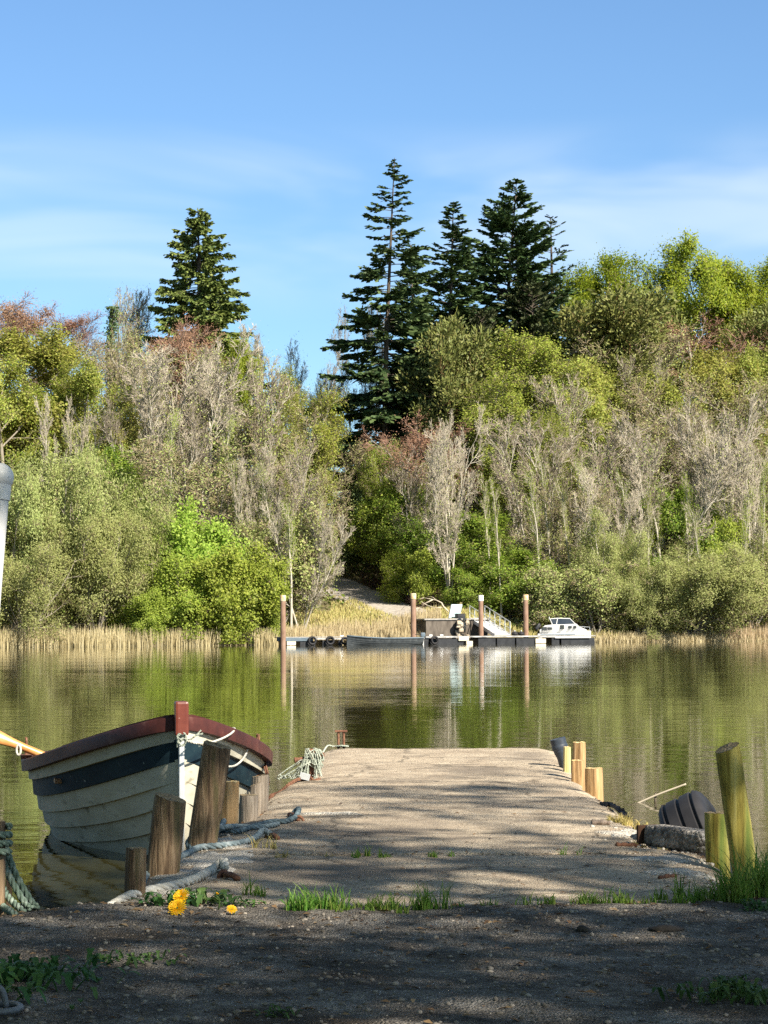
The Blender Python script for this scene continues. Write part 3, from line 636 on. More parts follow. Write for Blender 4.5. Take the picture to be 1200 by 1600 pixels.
 ('thicket', 870, 885, 110, 3, 'brown twiggy shrub behind the cabin boat', 'shrub'),
 ('thicket', 1175, 860, 120, 2.5, 'brown twiggy shrub at the end of the far shore', 'shrub'),
 ('willow', 955, 810, 120, 4, 'pale willow rising above the brown shoreline shrubs', 'willow'),
 # just outside the frame, seen in reflections and from a step aside
 ('willow', -120, 760, 240, 5, 'grey-green willow beyond the frame at the reed end', 'willow'),
 ('olive', -130, 540, 240, 34, 'olive oak beyond the frame behind the outer willow', 'tree'),
 ('willow', 1290, 830, 220, 3, 'grey willow beyond the frame at the far shore\'s end', 'willow'),
 ('bare', 1290, 620, 180, 16, 'grey bare tree beyond the frame at the far shore\'s end', 'tree'),
 ('bare', -140, 620, 200, 18, 'grey bare tree beyond the frame at the reed end', 'tree'),
 ('olive', -290, 560, 260, 30, 'wide olive oak well beyond the frame at the reed end', 'tree'),
 ('willow', -320, 770, 260, 5, 'grey-green willow well beyond the frame at the reed end', 'willow'),
 ('green', -230, 720, 160, 12, 'fresh green tree beyond the frame behind the outer willow', 'tree'),
 ('brown', -420, 640, 220, 18, 'brown budding tree well beyond the frame at the reed end', 'tree'),
 ('olive', -480, 560, 260, 34, 'olive oak farthest beyond the frame at the reed end', 'tree'),
 ('willow', -520, 780, 260, 4, 'willow farthest beyond the frame at the reed end', 'willow'),
 ('bare', 1430, 640, 200, 18, 'grey bare tree well beyond the frame at the eastern end', 'tree'),
 ('olive', 1480, 560, 260, 32, 'olive oak well beyond the frame at the eastern end', 'tree'),
 ('willow', 1470, 830, 240, 4, 'grey willow well beyond the frame at the eastern end', 'willow'),
 ('maple', 1330, 430, 240, 52, 'yellow-green maple beyond the frame on the eastern skyline', 'tree'),
 ('red', -110, 470, 200, 52, 'reddish budding tree beyond the frame on the skyline', 'tree'),
 ('olive', 1310, 540, 220, 34, 'olive oak beyond the frame at the eastern end', 'tree'),
]
for t in TREES: plant(*t, BANK)

# ivy-clad snag
def ivy_tree():
    rng = np.random.default_rng(5); off = 46; x = 0
    for _ in range(6): y = float(shore_y(x)) + off; x = at(178, 900, y).x
    z0 = hz(x, y) - .1; zt = at(178, 484, y).z; H = zt - z0
    o = thing('ivy_tree', 'ivy-clad dead trunk sticking up against the sky', 'tree', (x, y, z0), BANK)
    P0 = np.stack([np.linspace(0, -.3, 10) + rng.normal(size=10) * .12, rng.normal(size=10) * .1, np.linspace(0, H, 10)], 1)[None]
    d = nrm(np.array([[.7, 0, .8]])); P1 = grow(np.array([P0[0, 6]]), d, np.array([2.6]), 10, .15, .08, rng)
    V, Fq = cat([tubes(P0, taper(np.array([.2]), 10, .5), 8), tubes(P1, taper(np.array([.1]), 10, .4), 6)])
    link('trunk', mesh_np('ivy_trunk', V, Fq, bark_dark), o)
    c = P0[0][rng.integers(3, 10, 2600)] + rng.normal(size=(2600, 3)) * np.array([.26, .26, .5])
    c[:, 2] = np.clip(c[:, 2], .2, H + .2)
    V, Fq = leaves(c, .2, .8, rng); link('ivy', mesh_np('ivy_leaves', V, Fq, lf_ever), o)
ivy_tree()

# undergrowth and leaf litter on the slope
def undergrowth():
    rng = np.random.default_rng(77); n = 60000
    x = rng.uniform(-46, 52, n); off = rng.uniform(1.5, 62, n) ** 1.0; y = off + shore_y(x)
    d2 = np.min((x[:, None] - PATH[None, ::3, 0]) ** 2 + (y[:, None] - PATH[None, ::3, 1]) ** 2, 1)
    open_ = (x > -9) & (x < 5.5) & (off < 13)
    k = (d2 > 5) & ~open_; x = x[k]; y = y[k]
    z = hill(x, y) + rng.random(len(x)) ** 1.6 * (1.3 + .9 * np.sin(x * .8) * np.sin(y * .6))
    V, Fq = leaves(np.stack([x, y, z], 1), .34, .6, rng, .4)
    tag(link('undergrowth', mesh_np('undergrowth', V, Fq, lf_floor)), 'brown and green undergrowth covering the slope between the trees', 'undergrowth', kind='stuff')
    n = 5000; x = rng.uniform(-3.5, 4.5, n); y = shore_y(x) + rng.uniform(9, 26, n)
    d2 = np.min((x[:, None] - PATH[None, ::2, 0]) ** 2 + (y[:, None] - PATH[None, ::2, 1]) ** 2, 1); px_ = np.interp(x, PATH[::-1, 0], PATH[::-1, 1])
    k = (d2 > 3.2) & (y > px_); x = x[k]; y = y[k]
    V, Fq = leaves(np.stack([x, y, hill(x, y) + rng.random(len(x)) * .9], 1), .3, .35, rng, .2)
    tag(link('bracken', mesh_np('bracken', V, Fq, leaf_mat('bracken_dead', [(.10, .06, .045), (.15, .09, .06), (.07, .045, .035)]))), 'dead brown bracken on the bank above the gravel path', 'bracken', kind='stuff')
undergrowth()
def blades(x, y, z, h, w, lean, rng, segs=2, curve=.3):
    n = len(x); az = rng.random(n) * 6.283; fx = np.stack([np.cos(az), np.sin(az), np.zeros(n)], 1) * (w * .5)[:, None]
    la = rng.random(n) * 6.283; ld = np.stack([np.cos(la), np.sin(la), np.zeros(n)], 1) * (lean * h)[:, None]
    base = np.stack([x, y, z], 1); rows = []
    for s in range(segs + 1):
        t = s / segs; c = base + ld * (t ** (1 + curve * 3)) + np.array([0, 0, 1]) * (h * t * (1 - .35 * (lean * t) ** 2))[:, None]
        ww = 1 - .85 * t ** 1.5; rows += [c - fx * ww, c + fx * ww]
    V = np.stack(rows, 1).reshape(-1, 3); k = 2 * (segs + 1); b = np.arange(n)[:, None] * k
    Fq = np.concatenate([np.stack([b + 2 * s, b + 2 * s + 1, b + 2 * s + 3, b + 2 * s + 2], -1).reshape(-1, 4) for s in range(segs)])
    return V, Fq
def reeds():
    rng = np.random.default_rng(3)
    def bed(name, label, x, off, hlo, hhi, m, w=.05, lean=.10):
        y = shore_y(x) + off; z = np.maximum(hill(x, y), -.15); n = len(x)
        V, Fq = blades(x, y, z, rng.uniform(hlo, hhi, n), np.full(n, w) * rng.uniform(.6, 1.3, n), np.abs(rng.normal(size=n)) * lean, rng, 2)
        tag(link(name, mesh_np(name, V, Fq, m)), label, 'reeds' if 'reed' in name else 'grass', kind='stuff')
    x = rng.uniform(-34, -7.6, 9000); bed('reed_bed', 'pale straw reeds standing along the water under the willows', x, rng.uniform(-1.6, .7, 9000) - .0, .6, 1.5, reed_m)
    x = rng.uniform(-8.5, 4.2, 9000); bed('reed_bed', 'straw reeds behind the floating pontoon', x, rng.uniform(-1.0, 3.2, 9000), .5, 1.2, reed_m)
    n = 15000; x = rng.uniform(-9.5, 3.5, n); off = rng.uniform(2.5, 16, n); y = shore_y(x) + off
    pl = np.interp(x, PATH[::-1, 0], PATH[::-1, 1]); k = (y < pl - 3.0) & ~((x < -4.2) & (off > 11)); x = x[k]; off = off[k]
    bed('slope_grass', 'straw and green grass on the open slope below the path', x, off, .15, .38, slope_m, .07, .3)
    x = rng.uniform(3.2, 18, 9000); bed('slope_grass', 'short green and straw grass on the shore behind the gangway', x, rng.uniform(.5, 7, 9000), .2, .5, slope_m, .07, .3)
    x = rng.uniform(16, 40, 5000); bed('reed_bed', 'short broken reeds along the shore past the cabin boat', x, rng.uniform(-1.0, .8, 5000), .25, .8, reed_m, .05, .35)
    x = rng.uniform(27, 40, 1500); bed('reed_bed', 'taller pale reeds at the far end of the shore', x, rng.uniform(-.8, .8, 1500), .7, 1.4, reed_m)
reeds()

# ------------------------------------------------------------------ far landing: pontoon, piles, wall, gangway, boats
white_paint = mat('white_paint', [(.3, (.46, .46, .45)), (.7, (.66, .66, .65))], nscale=6, rough=.4, spec=.5)
black_float = mat('black_float', [(.3, (.010, .011, .014)), (.7, (.03, .032, .036))], nscale=3, rough=.5)
steel_blue = mat('steel_blue', [(.3, (.07, .10, .13)), (.7, (.14, .18, .21))], nscale=3, rough=.5)
deck_grey = mat('pontoon_deck', [(.3, (.20, .19, .17)), (.7, (.38, .36, .33))], nscale=5, rough=.8)
rust_pile = mat('rust_pile', [(.3, (.17, .10, .065)), (.55, (.27, .17, .12)), (.75, (.34, .25, .19))], (1, 1, .5), 3, rough=.85, bump=.3)
pile_cap = mat('pile_collar', [(.4, (.50, .32, .12)), (.6, (.56, .46, .33))], nscale=5, rough=.7)
pile_cap_white = mat('pile_collar_white', [(.4, (.70, .66, .60)), (.6, (.80, .77, .72))], nscale=5, rough=.7)
rubber = mat('rubber', [(.3, (.008, .008, .010)), (.7, (.028, .027, .030))], nscale=8, rough=.65, bump=.2)
wall_m = mat('wall_concrete', [(.3, (.055, .045, .037)), (.7, (.17, .145, .12))], (1, 1, .4), 2.5, rough=.9, bump=.3)
stone_m = mat('pale_stone', [(.35, (.14, .11, .07)), (.5, (.42, .35, .26)), (.7, (.58, .50, .40))], nscale=4.5, rough=.9, bump=.8, bdist=.08)
alu = mat('galvanised', [(.3, (.52, .54, .56)), (.7, (.72, .74, .75))], nscale=8, rough=.42, metal=.6, bump=.1)
glass_dark = mat('dark_glass', [(.3, (.012, .015, .018)), (.7, (.03, .035, .04))], nscale=2, rough=.08, spec=.6)
beige_block = mat('beige_block', [(.3, (.55, .48, .34)), (.7, (.72, .66, .52))], nscale=5, rough=.8)

_A = at(432, 1005, 158.5); _B = at(926, 1005, 167.0)
U = Vector((_B.x - _A.x, _B.y - _A.y, 0)).normalized(); NV = Vector((-U.y, U.x, 0))       # along the pontoon, away from the camera
ROTD = Matrix((U, NV, (0, 0, 1))).transposed()
def dk(px, back=0.0, z=0.0):
    k = (px - 600) / F_PX; a, b = _A + NV * back, _B + NV * back; t = (k * a.y - a.x) / ((b.x - a.x) - k * (b.y - a.y))
    p = a + (b - a) * t; return Vector((p.x, p.y, z))
def dbox(mb, p0, p1, b0, b1, z0, z1, bev=.01):
    a = dk(p0, (b0 + b1) / 2, (z0 + z1) / 2); b = dk(p1, (b0 + b1) / 2, (z0 + z1) / 2)
    mb.box((a + b) / 2, ((b - a).length, b1 - b0, z1 - z0), ROTD, bev)
def build_pontoon():
    o = thing('floating_pontoon', 'long low floating pontoon with black floats moored between the piles', 'pontoon', dk(680, .9, 0))
    m = MB(); dbox(m, 432, 488, -.05, .15, .30, .54); dbox(m, 432, 488, 1.6, 1.8, .30, .54); m.build('side_beam', steel_blue, o)
    m = MB(); dbox(m, 434, 540, .0, 1.75, .54, .60); dbox(m, 664, 921, .0, 1.8, .50, .58)
    dk_o = m.build('deck', deck_grey, o)
    m = MB(); dbox(m, 664, 720, -.09, -.005, .47, .57); dbox(m, 722, 866, -.09, -.005, .48, .565); dbox(m, 540, 664, .05, 1.75, .38, .46); dbox(m, 490, 540, -.05, .0, .40, .50)
    m.build('edge_rail', mat('rail_worn', [(.35, (.16, .16, .16)), (.65, (.50, .50, .49))], (1, 1, 1), 2.2, rough=.6), o)
    for a, b, z in ((440, 446, .3), (462, 486, .3), (497, 512, .36), (522, 528, .36), (542, 662, .34), (664, 716, .42), (739, 766, .43), (768, 796, .43), (798, 833, .43), (853, 865, .43), (868, 920, .40)):
        m = MB(); dbox(m, a, b, .02, 1.7, -.25, z, .03); m.build('float', black_float, o)
    for a, b, z0, z1 in ((447, 461, .02, .28), (715, 731, .24, .54), (727, 737, .0, .22), (835, 851, .02, .36)):
        m = MB(); dbox(m, a, b, -.12, .02, z0, z1, .02); m.build('fender_block', beige_block, o)
    m = MB(); dbox(m, 866, 921, -.14, -.09, .38, .50); m.build('rubbing_strip', white_paint, o)
    for px in (533, 672, 689, 905):
        m = MB(); a = dk(px, .2, .56); m.box(a, (.06, .06, .14), ROTD, .01); m.box(a + Vector((0, 0, .09)), (.26, .05, .05), ROTD, .015); m.build('cleat', alu, dk_o)
build_pontoon()
def tyre(name, label, c, axis, Rr, w, mt=rubber, group=None, grooves=3, rim=None, n=40):
    q = Vector((0, 0, 1)).rotation_difference(Vector(axis).normalized()).to_matrix().to_4x4(); M = Matrix.Translation(Vector(c)) @ q
    o = thing(name, label, 'tyre', c, group)
    h = w / 2; m = MB()
    prof = [(Rr * .60, -h * .8), (Rr * .70, -h * 1.02), (Rr * .86, -h * 1.04), (Rr * .935, -h * .95), (Rr * .975, -h * .84), (Rr * .995, -h * .68)]
    gs = np.linspace(-.5, .5, grooves)
    for g in gs: prof += [(Rr, (g * .62 - .05) * w), (Rr * .972, (g * .62 - .032) * w), (Rr * .972, (g * .62 + .032) * w), (Rr, (g * .62 + .05) * w)]
    prof += [(Rr * .995, h * .68), (Rr * .975, h * .84), (Rr * .935, h * .95), (Rr * .86, h * 1.04), (Rr * .70, h * 1.02), (Rr * .60, h * .8), (Rr * .66, 0)]
    m.lathe(prof, M, n, closed=True); m.build('casing', mt, o, True, 35)
    return o, M
for px, lb in ((487, 'round black tyre fender on the pontoon close to the first mooring pile'), (515, 'round black tyre fender on the pontoon next to the dark rowing boat')):
    tyre('tyre_fender', lb, dk(px, -.22, .33), NV, .31, .2, group='tyre fenders on the pontoon')
tyre('tyre_fender', 'half-hidden black tyre behind the outboard of the dark rowing boat', dk(678, -.2, .30), NV, .30, .2, group='tyre fenders on the pontoon')
tyre('tyre_fender', 'dark tyre fender at the bow of the dark rowing boat', dk(538, -.2, .30), NV, .28, .2, group='tyre fenders on the pontoon')
PILES = [(441.5, 930, 8.6, .0, 'first mooring pile, alone at the end of the pontoon near the bright shrubs', pile_cap), (645, 927, 8.4, 1.95, 'second mooring pile, behind the dark rowing boat', pile_cap),
         (750.5, 930, 7.6, 1.95, 'white-topped mooring pile in front of the gangway', pile_cap_white), (820.5, 929, 8.0, 1.95, 'fourth mooring pile, between the gangway and the cabin boat', pile_cap)]
for px, top, w, back, lb, cm in PILES:
    b = dk(px, back - (.35 if px < 500 else 0)); z = at(px, top, b.y).z; r = w / 2 * b.y / F_PX
    o = thing('mooring_pile', lb, 'pile', b, 'mooring piles of the pontoon'); M = Matrix.Translation(b)
    m = MB(); m.lathe([(r, -1.2), (r, .4), (r * .985, z - .42)], M, 18); m.build('shaft', rust_pile, o, True, 40)
    m = MB(); m.lathe([(r * 1.10, z - .42), (r * 1.10, z - .03), (r * 1.0, z)], M, 18); m.build('collar', cm, o, True, 40)
def build_wall():
    o = thing('landing_wall', 'dark stained concrete landing wall behind the pontoon', 'wall', dk(690, 5.0, 0))
    m = MB(); dbox(m, 646, 742, 4.2, 9, -.8, 1.74, .03); m.build('wall_face', wall_m, o)
    m = MB(); dbox(m, 643, 744, 4.1, 9.05, 1.742, 1.86, .02); m.build('coping', deck_grey, o)
    rng = random.Random(4); b = thing('stone_buttress', 'pale rubble stone buttress lit by the sun at the end of the dark wall', 'buttress', dk(722, 3.6, 0))
    m = MB()
    for k in range(46):
        px = 714 + rng.random() * 17; z = rng.random() * 1.75
        if z < .75 and 720 < px < 725: continue
        s = rng.uniform(.16, .34); q = Matrix.Rotation(rng.uniform(-.3, .3), 3, 'Z') @ Matrix.Rotation(rng.uniform(-.3, .3), 3, 'X')
        m.box(dk(px, 3.7 + rng.uniform(-.15, .3), z), (s * 1.2, s, s * rng.uniform(.7, 1.1)), q, s * .2, .015, rng)
    m.build('rubble', stone_m, b, True, 50)
    g = thing('sign_board', 'pale blue notice board leaning on top of the landing wall', 'sign', dk(708, 5.2, 1.86))
    tb = mat('board_faded', [(.35, (.30, .42, .44)), (.55, (.45, .56, .57)), (.7, (.66, .72, .72))], (1, 1, 2), 1.6, rough=.5, distort=2)
    a = dk(700, 5.2, 1.9); b2 = dk(717, 5.2, 1.9); m = MB(); up = Vector((.22, .15, 1)).normalized(); m.box((a + b2) / 2 + up * .52, ((b2 - a).length, .05, 1.04), Matrix((U, up.cross(U) , up)).transposed(), .01); m.build('panel', tb, g)
    for p in (a, b2): m = MB(); m.bar(p + NV * .06 - Vector((0, 0, .06)), p + NV * .06 + up * 1.0, .035, 8); m.build('post', bark_grey, g)
    c = thing('storage_box', 'black storage box standing on the wall beside the notice board', 'box', dk(718.5, 4.6, 1.86))
    m = MB(); dbox(m, 712, 724, 4.3, 4.9, 1.862, 2.14, .03); m.build('body', black_float, c); m = MB(); dbox(m, 711.5, 724.5, 4.28, 4.92, 2.142, 2.22, .03); m.build('lid', rubber, c)
build_wall()
def build_gangway():
    o = thing('gangway', 'white railed gangway sloping from the landing wall down to the pontoon', 'gangway', dk(770, 2.5, .6))
    S = dk(733, 4.9, 1.86); E = dk(772, .9, .64); wv = Vector(((E - S).y * -1, (E - S).x, 0)).normalized() * 1.25
    if wv.x < 0: wv = -wv
    d = (E - S).normalized(); up = wv.normalized().cross(d); up = up if up.z > 0 else -up; Ln = (E - S).length
    Rm = Matrix((d, wv.normalized(), up)).transposed(); Rm = Rm if Rm.determinant() > 0 else Matrix((d, -wv.normalized(), up)).transposed()
    m = MB(); m.box((S + E) / 2 + wv / 2, (Ln, 1.2, .08), Rm, .01); m.build('walkway', white_paint, o)
    for q in (Vector((0, 0, 0)), wv):
        m = MB(); m.box((S + E) / 2 + q - up * .05, (Ln, .05, .26), Rm, .01); m.build('side_plate', white_paint, o)
        m = MB(); hgt = Vector((0, 0, .95)); m.bar(S + q + hgt, E + q + hgt, .032, 8); m.bar(S + q + hgt * .5, E + q + hgt * .5, .018, 6)
        for k in range(6): p = S + q + (E - S) * (k / 5); m.bar(p, p + hgt, .03, 8)
        m.build('handrail', alu, o, True, 40)
build_gangway()
for px, lb in ((803, 'first of two black buoys beside the foot of the gangway'), (813, 'black buoy next to the fourth mooring pile')):
    b = dk(px, .9, .58); o = thing('mooring_buoy', lb, 'buoy', b, 'black buoys on the pontoon')
    m = MB(); m.lathe([(.02, 0), (.2, .02), (.25, .12), (.2, .24), (.06, .3)], Matrix.Translation(b), 16); m.build('float_ball', rubber, o, True)
    m = MB(); m.lathe([(.05, .29), (.05, .36), (.02, .37)], Matrix.Translation(b), 10); m.build('eye', alu, o, True)
def fallen_branch():
    rng = np.random.default_rng(9); b = at(694, 964, 173); b.z = hz(b.x, b.y)
    o = thing('fallen_branch', 'bleached fallen branch lying on the bracken bank behind the wall', 'branch', b)
    def pl(pts): return [at(x, y, 173 + k * .2) for k, (x, y) in enumerate(pts)]
    m = MB()
    for pts, r in (([(702, 957), (693, 948), (690, 942), (682, 938), (672, 936), (662, 934)], .07), ([(690, 949), (680, 950), (668, 946), (661, 943)], .05), ([(676, 937), (664, 943), (656, 950), (652, 958)], .05),
                   ([(668, 946), (658, 940), (652, 944)], .03), ([(656, 950), (640, 951), (632, 947), (627, 953)], .035), ([(662, 934), (655, 936), (650, 943)], .025), ([(682, 938), (676, 933), (668, 932)], .025)):
        p = pl(pts); m.tube(p, [r * (1 - .6 * i / (len(p) - 1)) for i in range(len(p))], 6)
    m.build('branch_wood', twig_pale, o, True)
fallen_branch()

# ---- rowing boats
def rowboat(o, bow, ang, L, beam, zb, zm, zst, mats, nstr=7, pick=None, draft=.16, ns=30, bluff=.75, rail=(.038, .075), trans=.72, sb=.5, exm=.36, railmat=None, stem_h=.10, inmat=None):
    ax = Vector((-math.sin(ang), math.cos(ang), 0)); la = Vector((math.cos(ang), math.sin(ang), 0)); bow = Vector(bow); hb = beam / 2
    def b(s): return hb * (math.sin(math.pi / 2 * min(1, s / sb) ** bluff) if s < sb else 1 - (1 - trans) * ((s - sb) / (1 - sb)) ** 2) + .018 * (1 - s)
    def zs(s): return zm + (zb - zm) * max(0, 1 - s / (sb + .05)) ** 1.7 if s < sb + .05 else zm + (zst - zm) * ((s - sb - .05) / (.95 - sb)) ** 2
    def zk(s): return -draft + .10 * math.exp(-s * 16) + (.12 * ((s - .7) / .3) ** 2 if s > .7 else 0)
    def sec(s, g, sc=1.0, off=0.0):
        w = min(1, s / (sb * .8)); w = w * w * (3 - 2 * w); ex = .9 * (1 - w) + exm * w; ez = 1.0 * (1 - w) + 1.30 * w
        return (b(s) * max(g, 1e-4) ** ex * sc + off, zk(s) + (zs(s) - zk(s)) * g ** ez)
    def P(s, side, x, z): return bow + ax * (L * s) + la * (side * x) + Vector((0, 0, z))
    hull = MB(); S = [(i / ns) ** 1.25 for i in range(ns + 1)]
    for side in (-1, 1):
        for j in range(nstr):
            hull.cur = pick(j) if pick else 0
            g0 = max(0, j / nstr - .012); g1 = (j + 1) / nstr; gm = (g0 + g1) / 2
            fade = lambda s: min(1, s / .06)
            rows = []
            for s in S:
                rows.append([P(s, side, *sec(s, g1, 1, .0015)), P(s, side, *sec(s, gm, 1, .010 * fade(s))), P(s, side, *sec(s, g0, 1, .021 * fade(s))), P(s, side, *sec(s, g0, 1, .0))])
            vs = [v for r in rows for v in r]; fs = []
            for i in range(ns):
                for k in range(3):
                    f = [i * 4 + k, i * 4 + k + 1, (i + 1) * 4 + k + 1, (i + 1) * 4 + k]; fs.append(f if side > 0 else f[::-1])
            hull.add(vs, fs)
    hull.cur = 0; gs = [k / 10 for k in range(11)]
    tv = [P(1, -1, *sec(1, g)) for g in gs[::-1]] + [P(1, 1, *sec(1, g)) for g in gs[1:]]; hull.cur = len(mats) - 1; hull.add(tv, [list(range(len(tv)))])
    hull.build('hull', mats, o, True, 28)
    inn = MB()
    for side in (-1, 1):
        rows = [[P(s, side, sec(s, g, .965)[0] - .006, sec(s, g)[1] + .012 * (1 - g)) for g in gs] for s in S]
        vs = [v for r in rows for v in r]; n = len(gs)
        inn.add(vs, [[i * n + k, (i + 1) * n + k, (i + 1) * n + k + 1, i * n + k + 1] for i in range(ns) for k in range(n - 1)])
    inn.build('inner_skin', inmat or mats[0], o, True, 60)
    rl = MB(); t, h = rail
    for side in (-1, 1):
        vs = []
        for s in S:
            x = b(s); z = zs(s); f = 1 if s > .01 else .6
            vs += [P(s, side, x - .02, z + .012), P(s, side, x + t * f, z + .012), P(s, side, x + t * f + .004, z + .004), P(s, side, x + t * f, z - h + .012), P(s, side, x + .002, z - h + .012), P(s, side, x - .02, z - .02)]
        n = 6; fs = [[i * n + k, i * n + (k + 1) % n, (i + 1) * n + (k + 1) % n, (i + 1) * n + k] for i in range(ns) for k in range(n)]
        fs += [list(range(n)), [ns * n + k for k in range(n)][::-1]]; rl.add(vs, fs)
    rl.build('gunwale', railmat, o, True, 30)
    return P, b, zs, zk, sec, ax, la
def far_rowboat():
    a = dk(541, -1.05, 0); b = dk(657, -1.05, 0); L = (b - a).length; ang = math.atan2(-(b - a).x, (b - a).y)
    o = thing('rowing_boat', 'long dark slate rowing boat with cream transom lying along the pontoon', 'boat', a)
    dkm = mat('slate_paint', [(.3, (.035, .042, .048)), (.7, (.085, .095, .10))], nscale=4, rough=.5)
    crm = mat('cream_transom', [(.3, (.60, .55, .42)), (.7, (.72, .68, .56))], nscale=4, rough=.6)
    P, b_, zs, zk, sec, ax, la = rowboat(o, a, ang, L, 1.5, .70, .50, .52, [dkm, crm], 6, lambda j: 0, railmat=steel_blue, inmat=bark_grey)
    for s in (.3, .55, .8):
        m = MB(); m.box(P(s, 1, 0, zs(s) - .14), (b_(s) * 1.9, .22, .03), Matrix.Rotation(ang, 3, 'Z'), .005); m.build('thwart', bark_grey, o)
    e = P(1, 1, 0, .5) + ax * .12; u = thing('outboard_motor', 'small grey outboard motor clamped on the cream transom of the dark rowing boat', 'motor', e)
    q = Matrix.Rotation(ang, 3, 'Z'); m = MB(); m.box(e + Vector((0, 0, .2)), (.24, .34, .30), q, .07); m.build('cowling', steel_blue, u, True, 40)
    m = MB(); m.box(e + Vector((0, 0, -.25)), (.09, .14, .62), q, .02); m.build('leg', white_paint, u); m = MB(); m.bar(e + Vector((0, 0, .16)) - ax * .1, e + Vector((0, 0, .24)) - ax * .6, .02); m.build('tiller', rubber, u)
far_rowboat()
def cabin_boat():
    a = dk(838, 3.0, 0); b = dk(922, 3.0, 0); L = (b - a).length; o = thing('cabin_boat', 'small white cabin boat moored behind the end of the pontoon', 'boat', (a + b) / 2)
    z_ = lambda py: at(880, py, a.y).z
    def q(px, back, z): return dk(px, 3.0 + back, z)
    def loft(mb, secs):      # sections: (px, half beam, z_low, z_high, top factor)
        vs = []; n = 8
        for px, h, z0, z1, tf in secs:
            ring = [(-h * .45, z0), (-h * .9, z0 + (z1 - z0) * .45), (-h, z1 - .06), (-h * tf, z1), (h * tf, z1), (h, z1 - .06), (h * .9, z0 + (z1 - z0) * .45), (h * .45, z0)]
            vs += [q(px, y, z) for y, z in ring]
        fs = [[i * n + k, i * n + (k + 1) % n, (i + 1) * n + (k + 1) % n, (i + 1) * n + k] for i in range(len(secs) - 1) for k in range(n)]
        fs += [list(range(n - 1, -1, -1)), [(len(secs) - 1) * n + k for k in range(n)]]; mb.add(vs, fs)
    m = MB(); loft(m, [(839, .85, -.2, z_(990), .9), (850, .95, -.25, z_(990), .9), (880, .98, -.25, z_(989), .9), (905, .75, -.2, z_(987), .85), (917, .35, -.05, z_(986), .8), (922, .06, .35, z_(985.5), .8)]); m.build('hull', white_paint, o, True, 45)
    m = MB(); loft(m, [(842, .72, z_(990), z_(984), .9), (850, .75, z_(990), z_(977), .88), (864, .78, z_(990), z_(975.5), .88), (899, .74, z_(990), z_(974.5), .86), (904, .62, z_(989), z_(979), .8), (916, .30, z_(987.5), z_(984.5), .7)]); cab = m.build('cabin', white_paint, o, True, 40)
    for p0, p1, y0, y1 in ((845.5, 853, 985, 979.5), (854.5, 861, 984, 980), (874, 880, 983, 976.5), (887, 892, 982, 978), (895, 899, 982, 978)):
        m = MB(); m.box((q(p0, -.77, z_(y0)) + q(p1, -.77, z_(y1))) / 2, ((q(p1, 0, 0) - q(p0, 0, 0)).length, .06, z_(y1) - z_(y0)), ROTD, .015); m.build('window', glass_dark, cab)
    fr = MB(); gl = MB()
    T = [(858, -.6, 967), (870, -.62, 966), (889, -.6, 966.5), (889, .6, 966.5), (870, .62, 966), (858, .6, 967)]
    Bm = [(862, -.68, 976), (868, -.7, 976), (897, -.66, 974.5), (897, .66, 974.5), (868, .7, 976), (862, .68, 976)]
    tp = [q(x, y, z_(p)) for x, y, p in T]; bt = [q(x, y, z_(p)) for x, y, p in Bm]
    for k in range(6): fr.bar(tp[k], bt[k], .032, 6)
    for k in range(6): fr.bar(tp[k], tp[(k + 1) % 6], .032, 6)
    wf = fr.build('windscreen_frame', white_paint, o, True, 40)
    for k in (0, 1, 2, 3, 4): gl.add([tp[k], tp[k + 1], bt[k + 1], bt[k]], [[0, 1, 2, 3]])
    go = gl.build('windscreen', glass_dark, wf); sm = go.modifiers.new('thick', 'SOLIDIFY'); sm.thickness = .012
    m = MB(); m.bar(q(857, -.5, z_(968)), q(857, -.5, z_(963.5)), .03, 8); m.build('lamp', white_paint, o)
    m = MB(); r0 = [q(x, y, z_(p)) for x, y, p in ((902, -.62, 979), (912, -.42, 979.5), (920, -.06, 980), (912, .42, 979.5), (902, .62, 979))]; m.tube(r0, .018, 6)
    for p_, (x, y, pz_) in zip(r0, ((902, -.62, 988), (912, -.42, 987.5), (920, -.06, 987), (912, .42, 987.5), (902, .62, 988))): m.bar(p_, q(x, y, z_(pz_)), .014, 6)
    m.build('bow_rail', alu, o, True, 40)
    m = MB(); m.box((q(843, -.985, z_(991.5)) + q(897, -.985, z_(991.5))) / 2, ((q(897, 0, 0) - q(843, 0, 0)).length, .05, .07), ROTD, .01); m.build('side_stripe', steel_blue, o)
    u = thing('outboard_motor', 'black outboard motor tilted up at the stern of the white cabin boat', 'motor', q(838, 0, .9))
    rt = ROTD @ Matrix.Rotation(R(38), 3, 'Y'); m = MB(); m.box(q(838.5, 0, z_(979)), (.26, .36, .52), rt, .08); m.build('cowling', black_float, u, True, 40)
    m = MB(); m.box(q(841, 0, z_(987)), (.10, .14, .5), rt, .02); m.build('leg', black_float, u)
cabin_boat()

